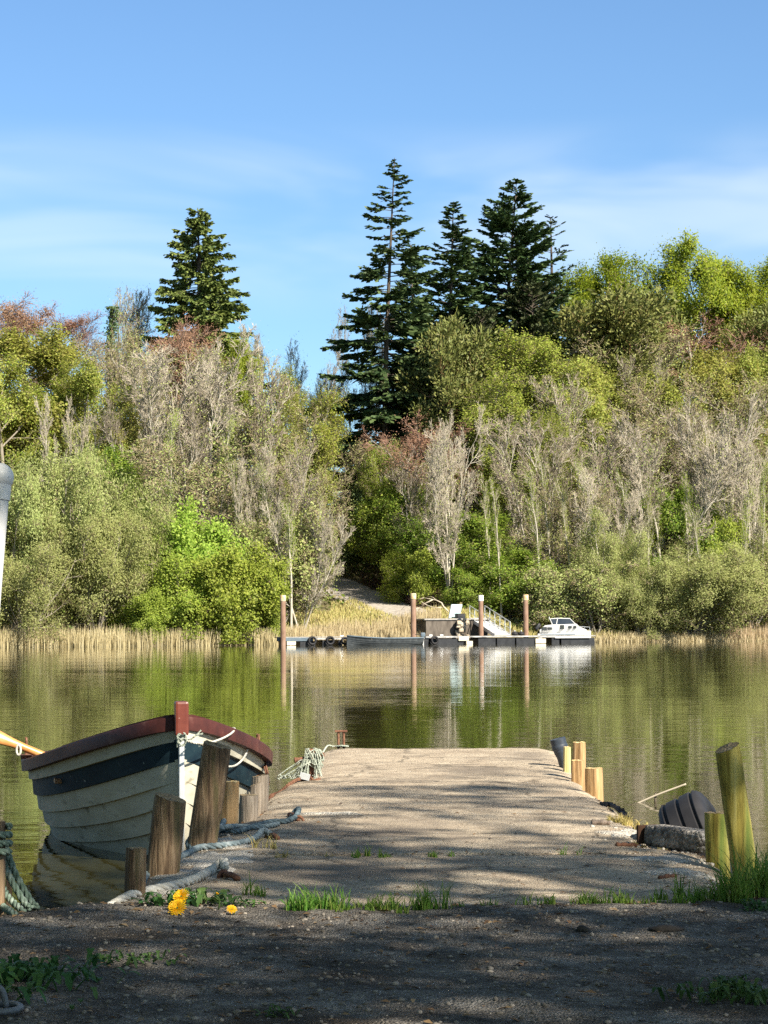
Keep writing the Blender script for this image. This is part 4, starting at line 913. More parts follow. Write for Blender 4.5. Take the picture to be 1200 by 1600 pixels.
# ------------------------------------------------------------------ near bank and concrete jetty
DZ, LZ = 0.35, 0.37
def vnoise(x, y, seed=0):
    s = 0; rng = np.random.default_rng(seed)
    for k in range(7):
        a, b, c = rng.uniform(-1, 1, 3); f = 1.7 ** k
        s = s + np.sin(x * f * (1 + a) + y * f * b * 2 + c * 9) * np.cos(y * f * (1.1 + b) - x * f * c + a * 7) / 1.45 ** k
    return s * .4
deck_m = mat('jetty_concrete', [(.28, (.26, .20, .14)), (.45, (.42, .34, .25)), (.6, (.54, .45, .335)), (.78, (.65, .57, .44))], nscale=7, detail=10, rough=.95, bump=.7, bdist=.006,
             cell=210, cell_amt=.5, spots=(.20, .165, .13), spots_scale=1.3, spots_lim=(.50, .72), nrough=.72, spec=.2, crack=.75)
soil_m = mat('near_ground', [(.30, (.045, .038, .031)), (.45, (.13, .114, .096)), (.60, (.25, .228, .20)), (.78, (.40, .37, .33))], nscale=6, detail=9, rough=.95, bump=.9, bdist=.010,
             cell=150, cell_amt=.5, spots=(.07, .055, .04), spots_scale=2.2, spots_lim=(.55, .72), nrough=.75, spec=.15)
lichen_m = mat('pale_mortar', [(.3, (.40, .36, .30)), (.7, (.62, .58, .51))], nscale=14, rough=.95, bump=.8, bdist=.01, cell=120, cell_amt=.4)
LEFT = [(505, 1168), (494, 1180), (470, 1206), (428, 1232), (410, 1255), (392, 1272), (355, 1286), (322, 1298), (286, 1316), (256, 1336), (226, 1354), (194, 1388), (165, 1410), (60, 1460)]
RIGHT = [(866, 1168), (884, 1180), (897, 1205), (912, 1224), (935, 1240), (962, 1256), (985, 1278), (1018, 1298), (1022, 1318), (1108, 1330), (1128, 1346), (1140, 1375), (1150, 1410), (1170, 1460)]
lw = np.array([tuple(G(x, y, DZ))[:2] for x, y in LEFT])[::-1]; rw = np.array([tuple(G(x, y, DZ))[:2] for x, y in RIGHT])[::-1]
def deck_x(y):
    return np.interp(y, lw[:, 1], lw[:, 0]), np.interp(y, rw[:, 1], rw[:, 0])
def deck_z(x, y):
    a, b = deck_x(y); e = np.minimum(x - a, b - x)
    return DZ + .006 * vnoise(x * 3, y * 3, 2) + .0025 * vnoise(x * 17, y * 17, 3) - .035 * np.exp(-np.maximum(e, 0) / .05) * (1 + .5 * vnoise(x * 9, y * 9, 4)) - .02 * np.exp(-((y - 8.15) / .012) ** 2)
def build_jetty():
    ys = np.concatenate([np.arange(6.2, 9, .022), np.arange(9, 15.32, .04)]); nx = 90; n = len(ys)
    a, b = deck_x(ys); a = a + .035 * vnoise(ys * 6, ys * 0 + 1, 5); b = b + .035 * vnoise(ys * 6, ys * 0 + 4, 6)
    t = np.linspace(0, 1, nx); t = .5 - .5 * np.cos(np.pi * (.12 + .76 * t)); t = (t - t[0]) / (t[-1] - t[0])
    X = a[:, None] * (1 - t) + b[:, None] * t; Y = np.repeat(ys[:, None], nx, 1); Z = deck_z(X, Y)
    rx = np.concatenate([X[:, :1] - .02, X[:, :1] - .005, X, X[:, -1:] + .005, X[:, -1:] + .02], 1); ry = np.concatenate([Y[:, :1]] * 2 + [Y] + [Y[:, -1:]] * 2, 1)
    rz = np.concatenate([np.full((n, 1), -.7), Z[:, :1] - .03, Z, Z[:, -1:] - .03, np.full((n, 1), -.7)], 1); m = nx + 4
    V = np.stack([rx, ry, rz], -1).reshape(-1, 3); e = V.reshape(n, m, 3)[-1].copy(); e[:, 1] += .012; e2 = e.copy(); e[:, 2] -= .03; e2[:, 2] = -.7; e2[:, 1] += .02
    V = np.concatenate([V, e, e2]); N_ = n + 2
    i = np.arange(N_ - 1)[:, None] * m + np.arange(m - 1)[None]; Fq = np.stack([i, i + 1, i + m + 1, i + m], -1).reshape(-1, 4)
    o = link('concrete_jetty', mesh_np('concrete_jetty', V, Fq, deck_m, smooth=True)); tag(o, 'weathered pebbly concrete jetty running out into the lake', 'jetty')
build_jetty()
EDGE = np.array([tuple(G(x, y, LZ))[:2] for x, y in ((-700, 1520), (-200, 1450), (-60, 1434), (0, 1424), (60, 1418), (130, 1411), (200, 1407), (500, 1406), (900, 1405), (1120, 1402), (1170, 1392), (1230, 1386), (1400, 1384), (2200, 1384))])
def land_edge(x): return np.interp(x, EDGE[:, 0], EDGE[:, 1])
def land_z(x, y):
    d = land_edge(x) - y
    return LZ + .010 * vnoise(x * 2.3, y * 2.3, 7) + .006 * vnoise(x * 9, y * 9, 8) + .003 * vnoise(x * 30, y * 30, 9) - .02 * np.exp(-np.maximum(d, 0) / .06)
def build_land():
    xs = np.concatenate([np.linspace(-60, -2.2, 20), np.linspace(-2.1, 2.1, 300), np.linspace(2.2, 60, 20)]); ds = np.concatenate([np.linspace(0, 2.6, 200), np.linspace(2.7, 60, 24)])
    X = np.repeat(xs[None], len(ds), 0); ed = land_edge(xs) + .02 * vnoise(xs * 8, xs * 0, 11); Y = ed[None] - ds[:, None]; Z = land_z(X, Y)
    Xf = np.concatenate([X[:1], X[:1], X]); Yf = np.concatenate([Y[:1] + .10, Y[:1] + .012, Y]); Zf = np.concatenate([np.full((1, len(xs)), -.8), Z[:1] - .05, Z]); n = len(xs)
    V = np.stack([Xf, Yf, Zf], -1).reshape(-1, 3); i = np.arange(len(Xf) - 1)[:, None] * n + np.arange(n - 1)[None]
    Fq = np.stack([i, i + n, i + n + 1, i + 1], -1).reshape(-1, 4)
    tag(link('ground', mesh_np('ground', V, Fq, soil_m, smooth=True)), kind='structure')
build_land()
def lz(x, y): return float(land_z(np.array(x), np.array(y)))
def dz(x, y): return float(deck_z(np.array(float(x)), np.array(float(y))))
def gravel():
    rng = np.random.default_rng(21)
    ic = bmesh.new(); bmesh.ops.create_icosphere(ic, subdivisions=1, radius=1); bv = np.array([tuple(v.co) for v in ic.verts]); bf = np.array([[v.index for v in f.verts] for f in ic.faces]); ic.free()
    def scat(name, label, x, y, zf, lo, hi, m):
        n = len(x); s = lo + (hi - lo) * rng.random(n) ** 6; z = zf(x, y); sc = s[:, None] * rng.uniform(.6, 1.3, (n, 3)) * np.array([1, 1, .65])
        V = (bv[None] * (1 + rng.normal(size=(n, 12, 1)) * .12)) * sc[:, None] + np.stack([x, y, z + s * .15], 1)[:, None]
        F3 = (bf[None] + (np.arange(n) * 12)[:, None, None]).reshape(-1, 3)
        tag(link(name, mesh_np(name, V.reshape(-1, 3), np.zeros((0, 4)), m, tris=F3, smooth=True)), label, 'gravel', kind='stuff')
    gm = leaf_mat('pebbles', [(.09, .078, .064), (.16, .14, .115), (.24, .21, .175), (.34, .30, .25)], trans=0, rough=.9, hue=0)
    n = 9000; x = rng.uniform(-1.35, 1.35, n); y = land_edge(x) - .03 - 2.4 * rng.random(n); scat('loose_gravel', 'small loose stones on the shaded earth', x, y, land_z, .0014, .009, gm)
    n = 9000; y = 6.8 + 8.4 * rng.random(n) ** 1.5; a, b = deck_x(y); x = a + .03 + (b - a - .06) * rng.random(n); scat('surface_grit', 'loose grit over the jetty surface', x, y, deck_z, .0012, .0045, gm)
    n = 1100; side = rng.random(n) < .5; y = rng.uniform(6.8, 9.6, n); a, b = deck_x(y); e = np.abs(rng.normal(size=n)) * .10 + .02
    x = np.where(side, a + e, b - e); scat('pale_chips', 'pale crumbled mortar chips along the jetty edges', x, y, deck_z, .002, .010, leaf_mat('mortar_chip', [(.36, .32, .27), (.56, .52, .45), (.46, .42, .36)], trans=0, rough=.95, hue=0))
gravel()
def litter():
    rng = np.random.default_rng(31)
    def lay(label, x, y, zf, size, m):
        c = np.stack([x, y, zf(x, y) + .003], 1); n = len(x); a = rng.random(n) * 6.28; d = np.stack([np.cos(a), np.sin(a), rng.normal(size=n) * .12], 1)
        V, Fq = leaves(c, size, .5, rng, 5.0, dirs=nrm(d)); tag(link('leaf_litter', mesh_np('leaf_litter', V, Fq, m)), label, 'leaf litter', kind='stuff')
    dl = leaf_mat('dead_leaf', [(.20, .12, .06), (.30, .20, .10), (.13, .08, .045), (.36, .27, .15)], trans=.2, hue=.01)
    n = 900; x = rng.uniform(-1.3, 1.3, n); y = land_edge(x) - .02 - 2.3 * rng.random(n) ** 1.4; lay('dead brown leaf scraps on the shaded earth', x, y, land_z, .022, dl)
    n = 420; y = 6.85 + 4 * rng.random(n) ** 2; a, b = deck_x(y); t = rng.random(n); t = np.where(rng.random(n) < .6, t ** 4 * .5, 1 - t ** 4 * .5); x = a + .03 + (b - a - .06) * t; lay('dry leaf scraps blown along the jetty edges', x, y, deck_z, .020, dl)
    n = 260; a, b = deck_x(np.full(n, 8.15)); x = a + (b - a) * rng.random(n); y = 8.15 + rng.normal(size=n) * .025; lay('dry scraps and moss caught in the jetty crack', x, y, deck_z, .016, dl)
litter()
def crust():
    """pale mortar patches lying on the worn edges"""
    rng = random.Random(6); pts = [(640, 1344, .0)]
    for cx, cy, w, h in ((330, 1345, 60, 16), (285, 1368, 55, 12), (250, 1392, 50, 9), (345, 1318, 40, 9), (1000, 1296, 30, 4), (1035, 1343, 50, 5), (1062, 1362, 50, 4), (965, 1302, 26, 3), (520, 1272, 45, 2)):
        m = MB(); n = 34; ring = []; mid = []
        for k in range(n):
            a = 2 * math.pi * k / n; r = 1 + .28 * math.sin(3 * a + cx) + .18 * math.sin(7 * a + cy) + rng.uniform(-.14, .14)
            for rr, dzv, lst in ((1, .0005, ring), (.8, .006, mid)):
                q = G(cx + w * r * rr * math.cos(a), cy + h * r * rr * math.sin(a), DZ); lst.append(Vector((q.x, q.y, dz(q.x, q.y) + dzv)))
        c = G(cx, cy, DZ); c.z = dz(c.x, c.y) + .007
        m.add(ring + mid + [c], [[k, (k + 1) % n, n + (k + 1) % n, n + k] for k in range(n)] + [[n + k, n + (k + 1) % n, 2 * n] for k in range(n)])
        o = m.build('mortar_patch', lichen_m, None, True); o['kind'] = 'structure'
crust()

# ---- posts
wood_old = mat('wood_weathered', [(.3, (.04, .026, .016)), (.45, (.14, .09, .052)), (.58, (.25, .17, .10)), (.75, (.38, .285, .18))], (9, 9, .8), 7, detail=9, rough=.9, bump=1.0, bdist=.012, distort=.6, spots=(.12, .10, .045), spots_scale=3, spots_lim=(.58, .72))
wood_grey = mat('wood_grey', [(.25, (.10, .08, .06)), (.5, (.27, .22, .17)), (.8, (.42, .36, .29))], (9, 9, .8), 7, detail=9, rough=.9, bump=1.0, bdist=.01, distort=.5)
wood_orange = mat('wood_orange', [(.28, (.17, .09, .035)), (.48, (.40, .245, .11)), (.75, (.54, .37, .20))], (9, 9, .8), 7, detail=8, rough=.85, bump=.6, bdist=.008, distort=.5, spots=(.14, .06, .02), spots_scale=2.2, spots_lim=(.62, .7))
wood_yellow = mat('wood_yellow', [(.25, (.38, .30, .12)), (.5, (.52, .43, .20)), (.8, (.62, .54, .30))], (9, 9, .8), 7, detail=8, rough=.85, bump=.4, bdist=.006)
wood_algae = mat('wood_algae', [(.3, (.10, .075, .012)), (.45, (.26, .21, .04)), (.58, (.38, .32, .08)), (.75, (.47, .41, .16))], (8, 8, .7), 6, detail=8, rough=.85, bump=.5, bdist=.008, distort=.5, spots=(.12, .16, .03), spots_scale=1.6, spots_lim=(.52, .68))
endgrain = mat('end_grain', [(.3, (.12, .09, .05)), (.7, (.34, .27, .17))], (1, 1, 1), 30, rough=.95, bump=.6)
end_pale = mat('end_grain_pale', [(.3, (.48, .34, .15)), (.7, (.66, .52, .28))], (1, 1, 1), 30, rough=.95, bump=.6)
def post(label, base, top, w, d, m, em=None, square=False, seed=0, zlow=-.6, slope=(0, 0), group='wooden posts along the jetty', name='wooden_post', rot=0, knots=0):
    """base/top: world points on the axis; extended down to zlow"""
    rng = np.random.default_rng(seed); b = Vector(base); t = Vector(top); ax = (t - b).normalized(); b2 = b + ax * ((zlow - b.z) / ax.z); L = (t - b2).length
    o = thing(name, label, 'post', b, group)
    u = Vector((1, 0, 0)); u = (u - ax * u.dot(ax)).normalized(); v = ax.cross(u); cr, sr = math.cos(rot), math.sin(rot); u, v = u * cr + v * sr, v * cr - u * sr
    n = 28; rows = 22; mb = MB(); vs = []; ph = rng.random(8) * 6.28
    for r in range(rows + 1):
        f = r / rows; z = L * f
        for k in range(n):
            a = 2 * math.pi * k / n
            if square: c, s = math.cos(a), math.sin(a); q = (abs(c) ** 7 + abs(s) ** 7) ** (-1 / 7)
            else: q = 1 + .03 * math.sin(2 * a + ph[0]) + .02 * math.sin(3 * a + ph[1])
            q *= 1 + .015 * math.sin(5 * a + ph[2] + z * 3) + .012 * math.sin(9 * a + ph[3] - z * 2) - .06 * math.exp(-((a - 4.4 + ph[4] * .06) / .09) ** 2) + rng.normal() * .006
            if r == rows: q *= .965
            x, y = math.cos(a) * q * w / 2, math.sin(a) * q * d / 2
            zz = z + (slope[0] * x + slope[1] * y + rng.normal() * .0012 if r >= rows - 1 else 0) - (.006 if r == rows - 1 else 0)
            vs.append(b2 + ax * zz + u * x + v * y)
    fs = [[i * n + k, i * n + (k + 1) % n, (i + 1) * n + (k + 1) % n, (i + 1) * n + k] for i in range(rows) for k in range(n)]
    mb.add(vs, fs); mb.build('shaft', m, o, True, 50)
    top_ = vs[-n:]; c = sum(top_, Vector()) / n; e = MB(); ring = [(p * .5 + c * .5) + ax * rng.normal() * .002 for p in top_]
    e.add([p + ax * .0005 for p in top_] + ring + [c - ax * .002], [[k, (k + 1) % n, n + (k + 1) % n, n + k] for k in range(n)] + [[n + k, n + (k + 1) % n, 2 * n] for k in range(n)])
    e.build('cut_end', em or m, o, False)
    return o
def pp(bx, by, tx, ty, d0, d1=None): return at(bx, by, d0), at(tx, ty, d1 or d0)
def px2m(w, d): return w * d / F_PX
b, t = pp(211, 1388, 213, 1325, 6.95); post('thin split stake beside the near end of the thick ropes', b, t, px2m(29, 6.95), px2m(24, 6.95), wood_old, endgrain, True, 1, rot=.5)
b, t = pp(255, 1352, 266, 1246, 7.55); post('mossy leaning post in front of the boat\'s bow, dark cracked wood', b, t, px2m(50, 7.55), px2m(50, 7.55), wood_old, endgrain, False, 2, slope=(-.18, .1))
b, t = pp(318, 1300, 339, 1164, 8.45); post('tallest brown post leaning against the boat, wrapped by the blue rope', b, t, px2m(44, 8.45), px2m(44, 8.45), wood_old, endgrain, False, 3, slope=(-.1, .1))
b, t = pp(357, 1290, 359, 1221, 9.2); post('sunlit orange round post behind the tallest brown post', b, t, px2m(31, 9.2), px2m(31, 9.2), wood_orange, end_pale, False, 4)
b, t = pp(388, 1275, 389, 1242, 9.7); post('short broad grey stump between the orange and the notched posts', b, t, px2m(30, 9.7), px2m(32, 9.7), wood_grey, endgrain, False, 5)
b, t = pp(405, 1258, 407, 1212, 10.4); post('grey notched post under the boat\'s hanging chain', b, t, px2m(28, 10.4), px2m(28, 10.4), wood_grey, endgrain, False, 6, slope=(.2, 0))
b, t = pp(399, 1262, 400, 1225, 10.15); post('low grey stub leaning on the notched post', b, t, px2m(17, 10.15), px2m(20, 10.15), wood_grey, endgrain, True, 16, slope=(.5, 0))
b, t = pp(886, 1203, 886, 1167, 13.0); post('thin yellow board post beside the dark pipe', b, t, px2m(11, 13), px2m(20, 13), wood_yellow, end_pale, True, 7)
b, t = pp(905, 1215, 905, 1160, 12.4); post('tallest square orange post at the jetty\'s far end', b, t, px2m(16, 12.4), px2m(18, 12.4), wood_orange, end_pale, True, 8, rot=-.5)
b, t = pp(903, 1217, 903, 1188, 12.05); post('low square orange post directly in front of the tallest square one', b, t, px2m(19, 12.05), px2m(18, 12.05), wood_orange, end_pale, True, 9, rot=-.25)
b, t = pp(929, 1238, 928, 1200, 11.35); post('chunky low square yellow-orange block post', b, t, px2m(23, 11.35), px2m(24, 11.35), wood_orange, end_pale, True, 10, rot=-.5)
b, t = pp(1163, 1352, 1136, 1168, 7.65); post('tall leaning yellow-green algae-covered pole rising from the grass', b, t, px2m(39, 7.65), px2m(39, 7.65), wood_algae, endgrain, False, 11, slope=(.25, .2))
b, t = pp(1122, 1345, 1119, 1270, 7.95); post('short greenish post stump between the tyre and the leaning pole', b, t, px2m(36, 7.95), px2m(36, 7.95), wood_algae, endgrain, False, 12, slope=(-.05, 0))
b, t = pp(-16, 1420, -14, 1283, 6.5); post('mooring post wrapped in green rope at the picture\'s edge', b, t, px2m(46, 6.5), px2m(46, 6.5), wood_old, endgrain, False, 13)
b, t = pp(14, 1420, 14, 1352, 8.2); post('dark stub in the water behind the green ropes', b, t, px2m(9, 8.2), px2m(9, 8.2), wood_old, endgrain, True, 14)
def dark_pipe():
    b, t = pp(884, 1200, 871, 1154, 13.3); ax = (t - b).normalized(); b -= ax * .5; L = (t - b).length; r = px2m(22, 13.3) / 2
    o = thing('plastic_pipe', 'dark blue-black plastic pipe leaning at the jetty\'s far corner', 'pipe', b); M = Matrix.Translation(b) @ Vector((0, 0, 1)).rotation_difference(ax).to_matrix().to_4x4()
    pm_ = mat('pipe_dark', [(.3, (.012, .016, .024)), (.7, (.06, .075, .10))], nscale=14, rough=.5, bump=.4)
    m = MB(); m.lathe([(r * .8, 0), (r * .82, L - .11), (r * 1.02, L - .08), (r * 1.12, L - .02), (r * 1.1, L), (r * .8, L - .004), (r * .7, L - .06)], M, 20); m.build('pipe_wall', pm_, o, True, 40)
    m = MB(); m.lathe([(r * 1.08, L - .065), (r * 1.15, L - .055), (r * 1.15, L - .045), (r * 1.09, L - .035)], M, 20, True); m.build('collar', pm_, o, True, 40)
dark_pipe()
def near_tyre():
    ax = Vector((math.cos(R(27)), -.20, math.sin(R(27)))).normalized(); c = at(1111, 1352, 8.75)
    o, M = tyre('car_tyre', 'old black car tyre hung at the water\'s edge beside the jetty', c, ax, .285, .18, n=64, grooves=3)
near_tyre()
def block():
    a, b = G(1019, 1318, DZ), G(1110, 1331, DZ); d = (b - a); ang = math.atan2(d.y, d.x); c = (a + b) / 2 + Vector((.01, .05, .028))
    o = thing('concrete_block', 'loose rounded concrete kerb block lying in front of the tyre', 'block', c); rng = random.Random(2)
    m = MB(); bm = bmesh.new(); bmesh.ops.create_cube(bm, size=1)
    for v in bm.verts: v.co = Vector((v.co.x * d.length, v.co.y * .10, v.co.z * .078))
    bmesh.ops.bevel(bm, geom=list(bm.edges), offset=.022, segments=4, affect='EDGES', profile=.55); bmesh.ops.subdivide_edges(bm, edges=list(bm.edges), cuts=2, use_grid_fill=True)
    Rm = Matrix.Rotation(ang, 3, 'Z')
    for v in bm.verts: v.co = v.co + v.co.normalized() * (.003 * math.sin(v.co.x * 60) * math.sin(v.co.z * 90 + v.co.y * 70) + rng.uniform(-.0012, .0012))
    bm.verts.index_update(); m.add([Rm @ v.co + c for v in bm.verts], [[v.index for v in f.verts] for f in bm.faces]); bm.free()
    m.build('block_body', mat('block_concrete', [(.3, (.10, .09, .08)), (.5, (.26, .235, .21)), (.75, (.46, .43, .39))], nscale=16, detail=9, rough=.95, bump=1, bdist=.012, cell=70, cell_amt=.6), o, True)
    m = MB(); m.box(a + Vector((-.012, .05, .03)), (.012, .09, .07), Rm, .003); m.build('end_plate', mat('rust_dark', [(.3, (.03, .018, .012)), (.7, (.10, .05, .03))], nscale=20, rough=.95), o)
block()

# ---- ropes
def spline(pts, step):
    pts = [Vector(p) for p in pts]; out = []
    for i in range(len(pts) - 1):
        p0, p1, p2, p3 = pts[max(i - 1, 0)], pts[i], pts[i + 1], pts[min(i + 2, len(pts) - 1)]; n = max(2, int((p2 - p1).length / step))
        for k in range(n):
            t = k / n; out.append(.5 * ((2 * p1) + (p2 - p0) * t + (2 * p0 - 5 * p1 + 4 * p2 - p3) * t * t + (3 * p1 - p0 - 3 * p2 + p3) * t ** 3))
    out.append(pts[-1]); return out
def rope_into(mb, pts, r, strands=3, pitch=7.0, n=6):
    P = spline(pts, r * .8); u = (P[1] - P[0]).normalized().orthogonal().normalized(); dist = 0; lines = [[] for _ in range(strands)]
    for i, p in enumerate(P):
        t = (P[min(i + 1, len(P) - 1)] - P[max(i - 1, 0)]).normalized(); u = (u - t * u.dot(t)).normalized(); w = t.cross(u)
        if i: dist += (p - P[i - 1]).length
        for k in range(strands):
            a = dist / (r * pitch) * 2 * math.pi + k * 2 * math.pi / strands; lines[k].append(p + (u * math.cos(a) + w * math.sin(a)) * r * .52)
    for l in lines: mb.tube(l, r * .54, n)
rope_blue = mat('rope_blue', [(.3, (.10, .14, .155)), (.5, (.20, .25, .265)), (.75, (.36, .40, .405))], nscale=40, rough=.9, bump=.6, bdist=.003)
rope_dark = mat('rope_navy', [(.3, (.03, .05, .065)), (.5, (.09, .13, .15)), (.75, (.22, .28, .30))], nscale=40, rough=.9, bump=.6, bdist=.003)
rope_white = mat('rope_white', [(.3, (.36, .34, .29)), (.6, (.56, .54, .48)), (.8, (.70, .68, .62))], nscale=40, rough=.95, bump=.8, bdist=.004)
rope_pale = mat('rope_pale_green', [(.3, (.24, .28, .23)), (.6, (.42, .45, .38)), (.8, (.58, .58, .52))], nscale=25, rough=.9)
rope_green = mat('rope_green', [(.3, (.05, .085, .06)), (.5, (.13, .18, .14)), (.75, (.30, .35, .30))], nscale=45, rough=.95, bump=.7, bdist=.003)
rust = mat('rust', [(.3, (.07, .03, .02)), (.5, (.16, .075, .045)), (.75, (.28, .15, .09))], nscale=40, rough=.9, bump=.8, bdist=.004)
def dkp(px, py, lift=.012):
    q = G(px, py, DZ); q.z = dz(q.x, q.y) + lift; return q
def rope(label, pts, r, m, name='mooring_rope', group=None, fray=0):
    o = thing(name, label, 'rope', pts[0], group); mb = MB(); rope_into(mb, pts, r); mb.build('strands', m, o, True)
    if fray:
        rg = random.Random(3); f = MB(); e = Vector(pts[-1])
        for k in range(fray):
            d = (Vector(pts[-1]) - Vector(pts[-2])).normalized() + Vector((rg.uniform(-.7, .7), rg.uniform(-.7, .7), rg.uniform(-.3, .6))); f.tube(spline([e - d * .01, e + d * .02, e + d * .045 + Vector((0, 0, -.01))], .01), r * .16, 4)
        f.build('frayed_end', m, o, True)
    return o
C0 = at(322, 1300, 8.45)
loop = [Vector((C0.x + .066 * math.cos(a), C0.y + .066 * math.sin(a), DZ + .035 + .02 * math.sin(a * 1.0) - .006 * a)) for a in np.linspace(2.2, 2.2 + 4.1 * math.pi, 26)]
rope('blue rope wound round the tallest brown post and hooked to a rusty ring', loop + [dkp(335, 1304), dkp(352, 1303, .02), dkp(374, 1302), dkp(400, 1293), dkp(425, 1288), dkp(447, 1287), dkp(462, 1283, .02), dkp(467, 1277, .03), dkp(462, 1274, .02), dkp(456, 1279, .006)], .0115, rope_dark)
rope('knotted second turn of blue rope beside the tallest brown post', [dkp(300, 1308, .03), dkp(322, 1314, .03), dkp(340, 1308, .035), dkp(350, 1297, .045), dkp(345, 1292, .05), dkp(336, 1298, .05), dkp(342, 1308, .045), dkp(356, 1306, .04), dkp(372, 1298, .02), dkp(398, 1296), dkp(420, 1294), dkp(435, 1291)], .0105, rope_blue)
rope('long faded blue rope snaking from the rusty bar to the thin split stake', [dkp(421, 1310, .018), dkp(411, 1308, .03), dkp(398, 1315, .014), dkp(372, 1322), dkp(340, 1326), dkp(312, 1328), dkp(296, 1335), dkp(276, 1345), dkp(262, 1355), dkp(243, 1359), dkp(228, 1367), dkp(222, 1380), dkp(224, 1388, .0)], .0125, rope_blue)
rope('thick whitish frayed rope along the near jetty edge', [dkp(351, 1366, .02), dkp(349, 1362, .035), dkp(336, 1364, .02), dkp(316, 1375, .014), dkp(292, 1384), dkp(262, 1390), dkp(232, 1395), dkp(205, 1400), dkp(176, 1408, .006), dkp(150, 1416, .0)], .0155, rope_white, fray=14)
for k, (x0, x1, y1, s) in enumerate(((4, 49, 1409, 1316), (-2, 39, 1411, 1328), (-1, 28, 1417, 1376), (-2, 17, 1424, 1404))):
    a = at(x0, s, 6.60); e = G(x1, y1, LZ + .004); e.z = max(e.z, lz(e.x, e.y) + .004)
    md = (a + e) / 2 + Vector((-.004, 0, -.006))
    rope(['green mooring rope, outermost of those hanging from the wrapped post', 'green mooring rope, second in from the outermost at the wrapped post', 'green mooring rope, third in, below the two outer ones', 'lowest green mooring rope at the foot of the wrapped post'][k], [a + Vector((-.045, .0, .05)), a, md, e, e + Vector((.02, -.03, -.01))], .0105, rope_green, group='green ropes on the wrapped post')
P13 = at(-14, 1283, 6.5)
rope('green rope coiled round the top of the wrapped mooring post', [Vector((P13.x + .052 * math.cos(a), P13.y + .052 * math.sin(a), P13.z - .015 - .0038 * a)) for a in np.linspace(0, 6 * math.pi, 36)], .0105, rope_green)
def ring_bolt(label, px, py, r=.022, ang=0, bar=None, name='rusty_ring'):
    c = dkp(px, py, 0); o = thing(name, label, 'ring', c); m = MB()
    d = Vector((math.cos(ang), math.sin(ang), 0)); m.tube([c + d * r * math.cos(a) + Vector((0, 0, r * 1.1 * math.sin(a) - .004)) for a in np.linspace(0, math.pi, 10)], .0065, 8); m.build('staple', rust, o, True)
    if bar:
        m = MB(); e = dkp(*bar, .006); m.tube(spline([c + Vector((0, 0, .006)), (c + e) / 2 + Vector((0, 0, .012)), e], .02), [.010] * len(spline([c + Vector((0, 0, .006)), (c + e) / 2 + Vector((0, 0, .012)), e], .02)), 8); m.build('bar', rust, o, True)
    return o
ring_bolt('rusty hooked ring holding the end of the blue rope', 466, 1283, .022, .3, (452, 1275))
ring_bolt('rusty flat iron lying by the end of the faded blue rope', 421, 1309, .016, .2, (434, 1313))
ring_bolt('rusty staple and bar holding the thick whitish rope', 349, 1371, .024, .9, (372, 1377))
def scrap(label, name, catg, a, b, r, m, flat=.5):
    a, b = dkp(*a, r * flat), dkp(*b, r * flat); o = thing(name, label, catg, a); mb = MB(); mid = (a + b) / 2 + Vector((0, .004, .002))
    P = spline([a, mid, b], .008); mb.tube(P, [r * (.8 + .25 * math.sin(i * 1.7)) for i in range(len(P))], 10); mb.build('piece', m, o, True); return o
scrap('broken clay pipe piece on the jetty before the dry moss', 'pipe_fragment', 'rubble', (924, 1288), (953, 1288), .013, mat('clay', [(.3, (.24, .17, .13)), (.7, (.40, .31, .25))], nscale=30, rough=.95, bump=.5))
scrap('flat rusty iron strip in front of the concrete block', 'rusty_bar', 'scrap metal', (963, 1321), (998, 1319), .010, rust)
scrap('small rusty lump near the leaning pole\'s grass', 'rusty_bolt', 'scrap metal', (1030, 1372), (1056, 1369), .008, rust)
def stone(label, px, py, r, m):
    q = G(px, py, LZ); q.z = lz(q.x, q.y); o = thing('stone', label, 'stone', q); mb = MB(); bm = bmesh.new(); bmesh.ops.create_icosphere(bm, subdivisions=3, radius=1); rg = np.random.default_rng(int(px))
    ph = rg.random(6) * 6
    for v in bm.verts: v.co *= 1 + .14 * math.sin(v.co.x * 3 + ph[0]) * math.sin(v.co.y * 3 + ph[1]) + .06 * math.sin(v.co.z * 7 + ph[2]) * math.sin(v.co.x * 8 + ph[3])
    bm.verts.index_update(); mb.add([Vector((v.co.x * r[0], v.co.y * r[1], v.co.z * r[2])) + q + Vector((0, 0, r[2] * .3)) for v in bm.verts], [[v.index for v in f.verts] for f in bm.faces]); bm.free(); mb.build('stone_body', m, o, True)
dark_stone = mat('dark_stone', [(.3, (.02, .017, .014)), (.7, (.06, .05, .042))], nscale=20, rough=.95, bump=.6)
stone('small dark stone on the shaded earth', 911, 1455, (.019, .02, .011), dark_stone)
stone('wide flat dark stone on the shaded earth', 1042, 1455, (.05, .03, .010), dark_stone)

